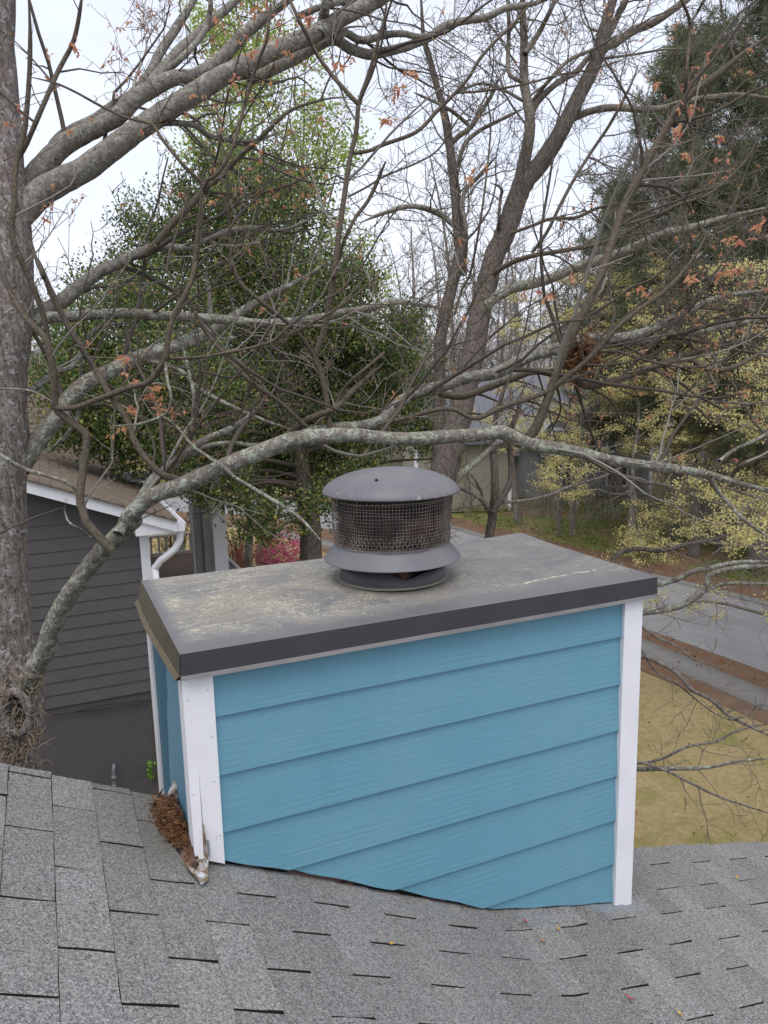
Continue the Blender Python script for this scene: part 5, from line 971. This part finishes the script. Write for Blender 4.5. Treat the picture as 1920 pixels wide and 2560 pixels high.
# ---- undergrowth and leaf litter across the road
rng = np.random.default_rng(91); lf = MB(); 
for i in range(900):
    az = rng.uniform(20, 53); d_ = rng.uniform(21, 40); x, y = CAM[0]+d_*math.sin(math.radians(az)), CAM[1]+d_*math.cos(math.radians(az))
    cx_ = np.interp(y, [8, 14, 20, 25, 29, 35], [16.2, 15.75, 14.6, 13.75, 13.3, 11])
    if x < cx_+3.8 or mnoise.noise(Vector((x*.22, y*.22, 0))) < -.22: continue
    s_ = rng.uniform(.25, .95); n_ = int(70*s_); lf.leaves(V([x, y, GZ])+rng.normal(0, 1, (n_, 3))*V([.5, .5, .22])*s_+V([0, 0, .28*s_]), rng.uniform(.07, .16, n_), rng.uniform(.04, .09, n_), rng, up=V([0, 0, .7]))
u_ = lf.build('undergrowth', M['under']); u_['kind'] = 'stuff'; u_['label'] = 'low green undergrowth on the wooded bank across the road'
rng = np.random.default_rng(92); lf = MB()
n_ = 9000; az = np.radians(rng.uniform(8, 52, n_)); d_ = rng.uniform(13, 34, n_); X = CAM[0]+d_*np.sin(az); Y = CAM[1]+d_*np.cos(az); cxx = np.interp(Y, [8, 14, 20, 25, 29, 35], [16.2, 15.75, 14.6, 13.75, 13.3, 11]); dr = X-cxx
kp = ((dr > 2.5) & (dr < 6.5)) | ((dr < -2.25) & (dr > -3.4)) ; X, Y = X[kp], Y[kp]; lf.leaves(np.stack([X, Y, np.full(len(X), GZ+.02)], 1)+rng.normal(0, .012, (len(X), 3)), rng.uniform(.06, .13, len(X)), rng.uniform(.03, .06, len(X)), rng)
n_ = 2200; X = rng.uniform(3.0, 12.3, n_); Y = rng.uniform(1, 12, n_)**1.0; kp = (rng.random(n_) < np.interp(Y, [1, 5, 9, 12], [1, .7, .3, .15])) & (V([mnoise.noise(Vector((x_*.9, y_*.9, 3.))) for x_, y_ in zip(X, Y)]) > -.12); X, Y = X[kp], Y[kp]; lf.leaves(np.stack([X, Y, np.full(len(X), GZ+.025)], 1), rng.uniform(.03, .075, len(X)), rng.uniform(.015, .04, len(X)), rng, up=V([0, 0, .2]))
l_ = lf.build('fallen_leaves', M['dead']); l_['kind'] = 'stuff'; l_['label'] = 'brown fallen leaves scattered over lawn and road verges'
# ---- azalea, red twigged shrubs, small ornamental trees past the porch
def shrub(name, label, c, R, mat, nl, ls, seed, stems=26, grp=None, cat='shrub', zs_=.75):
    rng = np.random.default_rng(seed); o = thing(name, label, cat, (c[0], c[1], GZ), grp); b, lf = MB(), MB(); zc = c[2]
    for i in range(stems):
        e = c+rng.normal(0, 1, 3)*R*V([.6, .6, .45*zs_]); q = catmull([(c[0]+rng.normal(0, .08), c[1]+rng.normal(0, .08), GZ), (c*.6+e*.4)-V([0, 0, R*.3]), e], 8); b.tube(q, np.linspace(.014, .004, 8), 4)
        grow(b, rng, q, np.linspace(.014, .004, 8), 3, (.2, .6), 0, .003, .05, .4, None)
    u = rng.normal(0, 1, (nl, 3)); u /= np.linalg.norm(u, axis=1)[:, None]; rd = R*rng.random(nl)**.4*V([1+.7*mnoise.noise(Vector(x*2.4)) for x in u]); kp = V([mnoise.noise(Vector(q*5.5)) > -.08 for q in c+u*rd[:, None]]); u, rd = u[kp], rd[kp]; nl = len(u); lf.leaves(c+u*rd[:, None]*V([1, 1, zs_]), rng.uniform(.7, 1.3, nl)*ls, rng.uniform(.5, .8, nl)*ls, rng, up=u*.4)
    b.build('stems', M['twig_dark'], o, True); lf.build('flowers' if mat == 'azalea' else 'leaves', M[mat], o); return o
shrub('azalea_shrub', 'bright pink flowering azalea left of the flue cap', at(612, 1195, 19), .75, 'azalea', 5200, .05, 101)
shrub('azalea_shrub', 'low reddish azalea at the foot of the small tree beside the white column', at(535, 1215, 19), .6, 'redshrub', 2200, .05, 102)
shrub('red_shrub', 'red twigged shrub showing behind the porch railing', at(372, 1135, 18.5), .85, 'redshrub', 700, .05, 103, 70)
shrub('red_shrub', 'thin red twigged shrub right of the white porch column', at(512, 1165, 21), .8, 'redshrub', 900, .05, 104, 60)
# ---- ornamental small trees between porch and flue cap
def thin(label, segs, w_, dd, seed):
    P, r = limb(segs, w_, [dd, dd]); o = thing('ornamental_tree', label, 'tree', (P[0][0], P[0][1], GZ), 'slim trees past the porch'); P = np.vstack([[P[0][0], P[0][1], GZ-.05], P]); r = np.concatenate([[r[0]*1.2], r]); rng = np.random.default_rng(seed); a, b, lf = MB(), MB(), MB(); a.tube(P, r, 10, .05, rng); t = []
    grow(b, rng, P, r, 1.2, (.4, 1.2), 1, .006, .03, .4, t); 
    for p, d, lv in t: n_ = 12; lf.leaves(p+rng.normal(0, .1, (n_, 3)), .08, .04, rng, up=V([0, 0, .4]))
    a.build('trunk', M['wood_bark'], o, True); b.build('branches', M['twig_dark'], o, True); lf.build('leaves', M['holly'], o)
thin('slim dark trunked tree between the porch column and the pink azalea', [('M', [(610, 900), (625, 780), (640, 600), (620, 450), (610, 330), (640, 200), (660, 0)])], [20, 18, 16, 15, 10], 18, 111)
thin('thick pale trunked tree behind the pink azalea', [('M', [(840, 800), (845, 680), (845, 560), (850, 400), (860, 100)])], [30, 30, 28, 22], 25, 112)

# =================================================================== BEYOND THE ROAD: houses and woods
n = NT('far_beige_siding', .8, .2); z = n.xyz()[2]; c = n.mix(n.math('FRACT', n.math('MULTIPLY', z, 5.0)), (.27, .255, .205), (.31, .29, .235)); n.color(c); M['beige'] = n.m
M['far_roof'] = paint('far_grey_roof', (.17, .18, .21), .9, .4); M['glass'] = NT('dark_glass', .1, .6).color((.06, .07, .085)).m; M['far_grey'] = paint('far_grey_siding', (.24, .25, .27), .8, .3)
def far_house(name, label, c, ang, wd, dp, h, rh, wall, gables, wins):
    o = thing(name, label, 'house', (c[0], c[1], GZ)); ca, sa = math.cos(ang), math.sin(ang)
    def W3(p): return (c[0]+ca*p[0]-sa*p[1], c[1]+sa*p[0]+ca*p[1], GZ+p[2])
    def bx(nm, x0, x1, y0, y1, z0, z1, mat, par=None):
        mb = MB(); mb.hexa([W3((x0, y0, z0)), W3((x1, y0, z0)), W3((x1, y1, z0)), W3((x0, y1, z0))], [W3((x0, y0, z1)), W3((x1, y0, z1)), W3((x1, y1, z1)), W3((x0, y1, z1))]); b_ = mb.build(nm, mat, par or o); b_['_o'] = list(o['_o']); return b_
    mb = MB(); w2 = wd/2
    mb.hexa([W3((-w2, 0, 0)), W3((w2, 0, 0)), W3((w2, dp, 0)), W3((-w2, dp, 0))], [W3((-w2, 0, h)), W3((w2, 0, h)), W3((w2, dp, h)), W3((-w2, dp, h))]); mb.prism([W3((-w2, 0, h+.001)), W3((-w2, dp, h+.001)), W3((-w2, dp/2, h+rh-.12))], V(W3((wd, 0, 0)))-V(W3((0, 0, 0)))); mb.build('wall', wall, o)
    mb = MB(); e = .4
    for y0, y1 in ((-e, dp/2), (dp+e, dp/2)):
        z0 = h-rh*e/(dp/2); mb.hexa([W3((-w2-e, y0, z0)), W3((w2+e, y0, z0)), W3((w2+e, y1, h+rh)), W3((-w2-e, y1, h+rh))], [W3((-w2-e, y0, z0+.14)), W3((w2+e, y0, z0+.14)), W3((w2+e, y1, h+rh+.14)), W3((-w2-e, y1, h+rh+.14))])
    rf = mb.build('roof', M['far_roof'], o); rf['_o'] = list(o['_o'])
    for gx_, gw, gh, gz0 in gables:     # white trimmed dormer gables facing us
        mb = MB(); d0 = V(W3((0, 1.6, 0)))-V(W3((0, 0, 0))); mb.prism([W3((gx_-gw, -.5, gz0)), W3((gx_+gw, -.5, gz0)), W3((gx_+gw, -.5, gz0+gh*.45)), W3((gx_, -.5, gz0+gh)), W3((gx_-gw, -.5, gz0+gh*.45))], d0); dm = mb.build('dormer', M['far_grey'], rf)
        mb = MB()
        for s_ in (-1, 1): mb.hexa([W3((gx_+s_*gw*1.2, -.62, gz0+gh*.36)), W3((gx_, -.62, gz0+gh)), W3((gx_, -.52, gz0+gh)), W3((gx_+s_*gw*1.2, -.52, gz0+gh*.36))], [W3((gx_+s_*gw*1.2, -.62, gz0+gh*.52)), W3((gx_, -.62, gz0+gh*1.18)), W3((gx_, -.52, gz0+gh*1.18)), W3((gx_+s_*gw*1.2, -.52, gz0+gh*.52))])
        mb.build('dormer_trim', M['white'], rf)
        f = bx('dormer_window', gx_-gw*.55, gx_+gw*.55, -.56, -.501, gz0+.1, gz0+gh*.6, M['white'], rf)
        for s_ in (-1, 1): bx('dormer_pane', gx_+s_*gw*.26-gw*.2, gx_+s_*gw*.26+gw*.2, -.575, -.561, gz0+.2, gz0+gh*.54, M['glass'], rf)
    for wx, wz, ww, wh in wins:
        f = bx('window', wx-ww/2-.1, wx+ww/2+.1, -.06, -.001, wz-.1, wz+wh+.1, M['white']); bx('pane', wx-ww/2, wx+ww/2, -.075, -.061, wz, wz+wh, M['glass'], f)
    for x_ in (-w2, w2): bx('corner_trim', x_-.09, x_+.09, -.04, -.002, 0, h, M['white'])
    return o
p = gp(1000, 37); far_house('far_house', 'beige house with a grey roof beyond the bend of the road', p, -.35, 4.6, 7, 3.6, 2.4, M['beige'], [], [])
p = gp(1165, 41); far_house('far_house', 'grey house with white trimmed gables among the trees, right of the beige house', p, -.45, 12, 8, 3.4, 3.4, M['far_grey'], [(-2.2, 1.1, 2.4, 2.3), (1.2, 1.2, 2.6, 2.2), (4.0, 1.0, 2.2, 2.3)], [(-2.2, .6, 1.2, 1.4), (1.2, .6, 1.4, 1.5), (4.2, .6, 1.0, 1.4)])
p = gp(1560, 52); far_house('far_house', 'pale grey house deep among the trunks on the right', p, -.7, 11, 8, 4.6, 3.0, M['far_grey'], [], [(-3, 1.2, 1.2, 1.6), (0, 1.2, 1.2, 1.6), (3, 1.2, 1.2, 1.6)])
# individual woodland trees, three kinds copied about
rng = np.random.default_rng(121); VAR = []
for v in range(4):
    a, b = MB(), MB(); h = [13, 15, 11, 14][v]; o = thing('woodland_tree', 'slender bare tree in the wood beyond the road', 'tree', (0, 0, 0), 'bare trees in the wood'); skeleton(rng, (0, 0, -.1), h, [.17, .15, .12, .2][v], (rng.normal(0, .05), rng.normal(0, .05)), .5, 2, .3, 20, .10, .012, (.16, .36), .16, a, b, None, 1.0, 8); a.build('trunk', M['wood_bark'], o, True); b.build('branches', M['twig_pale' if v % 2 else 'twig'], o, True); VAR.append(o)
spots = []; tries = 0
while len(spots) < 64 and tries < 5000:
    tries += 1; az = math.radians(rng.uniform(16, 56) if len(spots) < 50 else rng.uniform(-6, 16)); d_ = rng.uniform(24, 62) if len(spots) < 50 else rng.uniform(52, 80); x, y = CAM[0]+d_*math.sin(az), CAM[1]+d_*math.cos(az)
    cxx = float(np.interp(y, [8, 14, 20, 25, 29, 35, 41], [16.2, 15.75, 14.6, 13.75, 13.3, 11, 5]))
    if abs(x-cxx) < 4.5 or x < cxx and y < 40: continue
    if min([math.hypot(x-q[0], y-q[1]) for q in spots] + [9]) < 1.6: continue
    if math.degrees(az) < 30 and d_ < 44 and az > math.radians(17): continue
    spots.append((x, y))
for i, (x, y) in enumerate(spots):
    o = VAR[i] if i < 4 else copy_tree(VAR[i % 4]); o.location = (x, y, GZ); o.rotation_euler = (0, 0, rng.uniform(0, 6.28)); sc_ = rng.uniform(.75, 1.15); o.scale = (sc_,)*3
# far woods closing the view: one mass
rng = np.random.default_rng(131); a = MB()
for i in range(620):
    az = math.radians(rng.uniform(-14, 66)); d_ = rng.uniform(70, 125); x, y = CAM[0]+d_*math.sin(az), CAM[1]+d_*math.cos(az); h = rng.uniform(8, 14.5)*(1 if az > .35 else .85)
    P, d = path(rng, V([x, y, GZ-.5]), V([0, 0, 1.]), h, 6, .05, .05); a.tube(P, np.linspace(.17, .03, 7), 4)
    for _ in range(26):
        u = rng.uniform(.15, .98); p = P[0]+(P[-1]-P[0])*u; dd = V([rng.normal(), rng.normal(), .7+rng.random()]); q, _d = path(rng, p, dd, h*rng.uniform(.12, .3)*(1.15-u*.6), 3, .2, .1); a.tube(q, [.05, .04, .03, .02], 3)
        for _k in range(2): e, _d = path(rng, q[rng.integers(1, 4)], dd+rng.normal(0, .8, 3), h*.1, 2, .3, .1); a.tube(e, [.03, .02, .015], 3)
M['far_bark'] = paint('far_bark', (.30, .28, .265), .95, .3)
o = a.build('distant_woods', M['far_bark']); o['kind'] = 'stuff'; o['label'] = 'distant bare grey woods along the horizon'
rng = np.random.default_rng(132); lf = MB()
for i in range(260):
    az = math.radians(rng.uniform(-14, 66)); d_ = rng.uniform(66, 110); c = V([CAM[0]+d_*math.sin(az), CAM[1]+d_*math.cos(az), GZ+rng.uniform(.5, 4.5)]); n_ = 110; lf.leaves(c+rng.normal(0, 1, (n_, 3))*V([1.8, 1.8, 1.3]), rng.uniform(.3, .6, n_), rng.uniform(.2, .4, n_), rng)
M['far_brush'] = leafmat('far_brush', [(.16, .14, .10), (.20, .17, .12), (.13, .15, .07), (.22, .17, .13)], .2); o = lf.build('distant_brush', M['far_brush']); o['kind'] = 'stuff'; o['label'] = 'dull brown and green brush under the distant woods'

rng = np.random.default_rng(141); lf = MB(); tb = MB(); cnt = 0
while cnt < 230:
    az = math.radians(rng.uniform(19, 56)); d_ = rng.uniform(23, 62)**1.0; x, y = CAM[0]+d_*math.sin(az), CAM[1]+d_*math.cos(az); cxx = float(np.interp(y, [8, 14, 20, 25, 29, 35, 41], [16.2, 15.75, 14.6, 13.75, 13.3, 11, 5]))
    if x < cxx+6.0: continue
    if math.degrees(az) < 33 and d_ < 42 and rng.random() < .95: continue
    cnt += 1; hh = rng.uniform(.8, 3.2)
    for k_ in range(9):
        q, _d = path(rng, V([x+rng.normal(0, .5), y+rng.normal(0, .5), GZ]), V([rng.normal(0, .35), rng.normal(0, .35), 1.]), hh*rng.uniform(.6, 1.3), 5, .2, .05); tb.tube(q, np.linspace(.022, .008, 6), 3)
        grow(tb, rng, q, np.linspace(.022, .008, 6), 0, (.3, 1.0), 0, .008, .1, .3, None, .2, kids=(3, 6))
    n_ = int(60*rng.random()); lf.leaves(V([x, y, GZ+hh*.45])+rng.normal(0, 1, (n_, 3))*V([.8, .8, hh*.28]), rng.uniform(.07, .15, n_), rng.uniform(.05, .09, n_), rng)
o = tb.build('woodland_brush', M['twig_pale']); o['kind'] = 'stuff'; o['label'] = 'tangled bare brush between the woodland trunks'
o = lf.build('woodland_brush_leaves', M['under']); o['kind'] = 'stuff'; o['label'] = 'thin green leaves on the woodland brush'
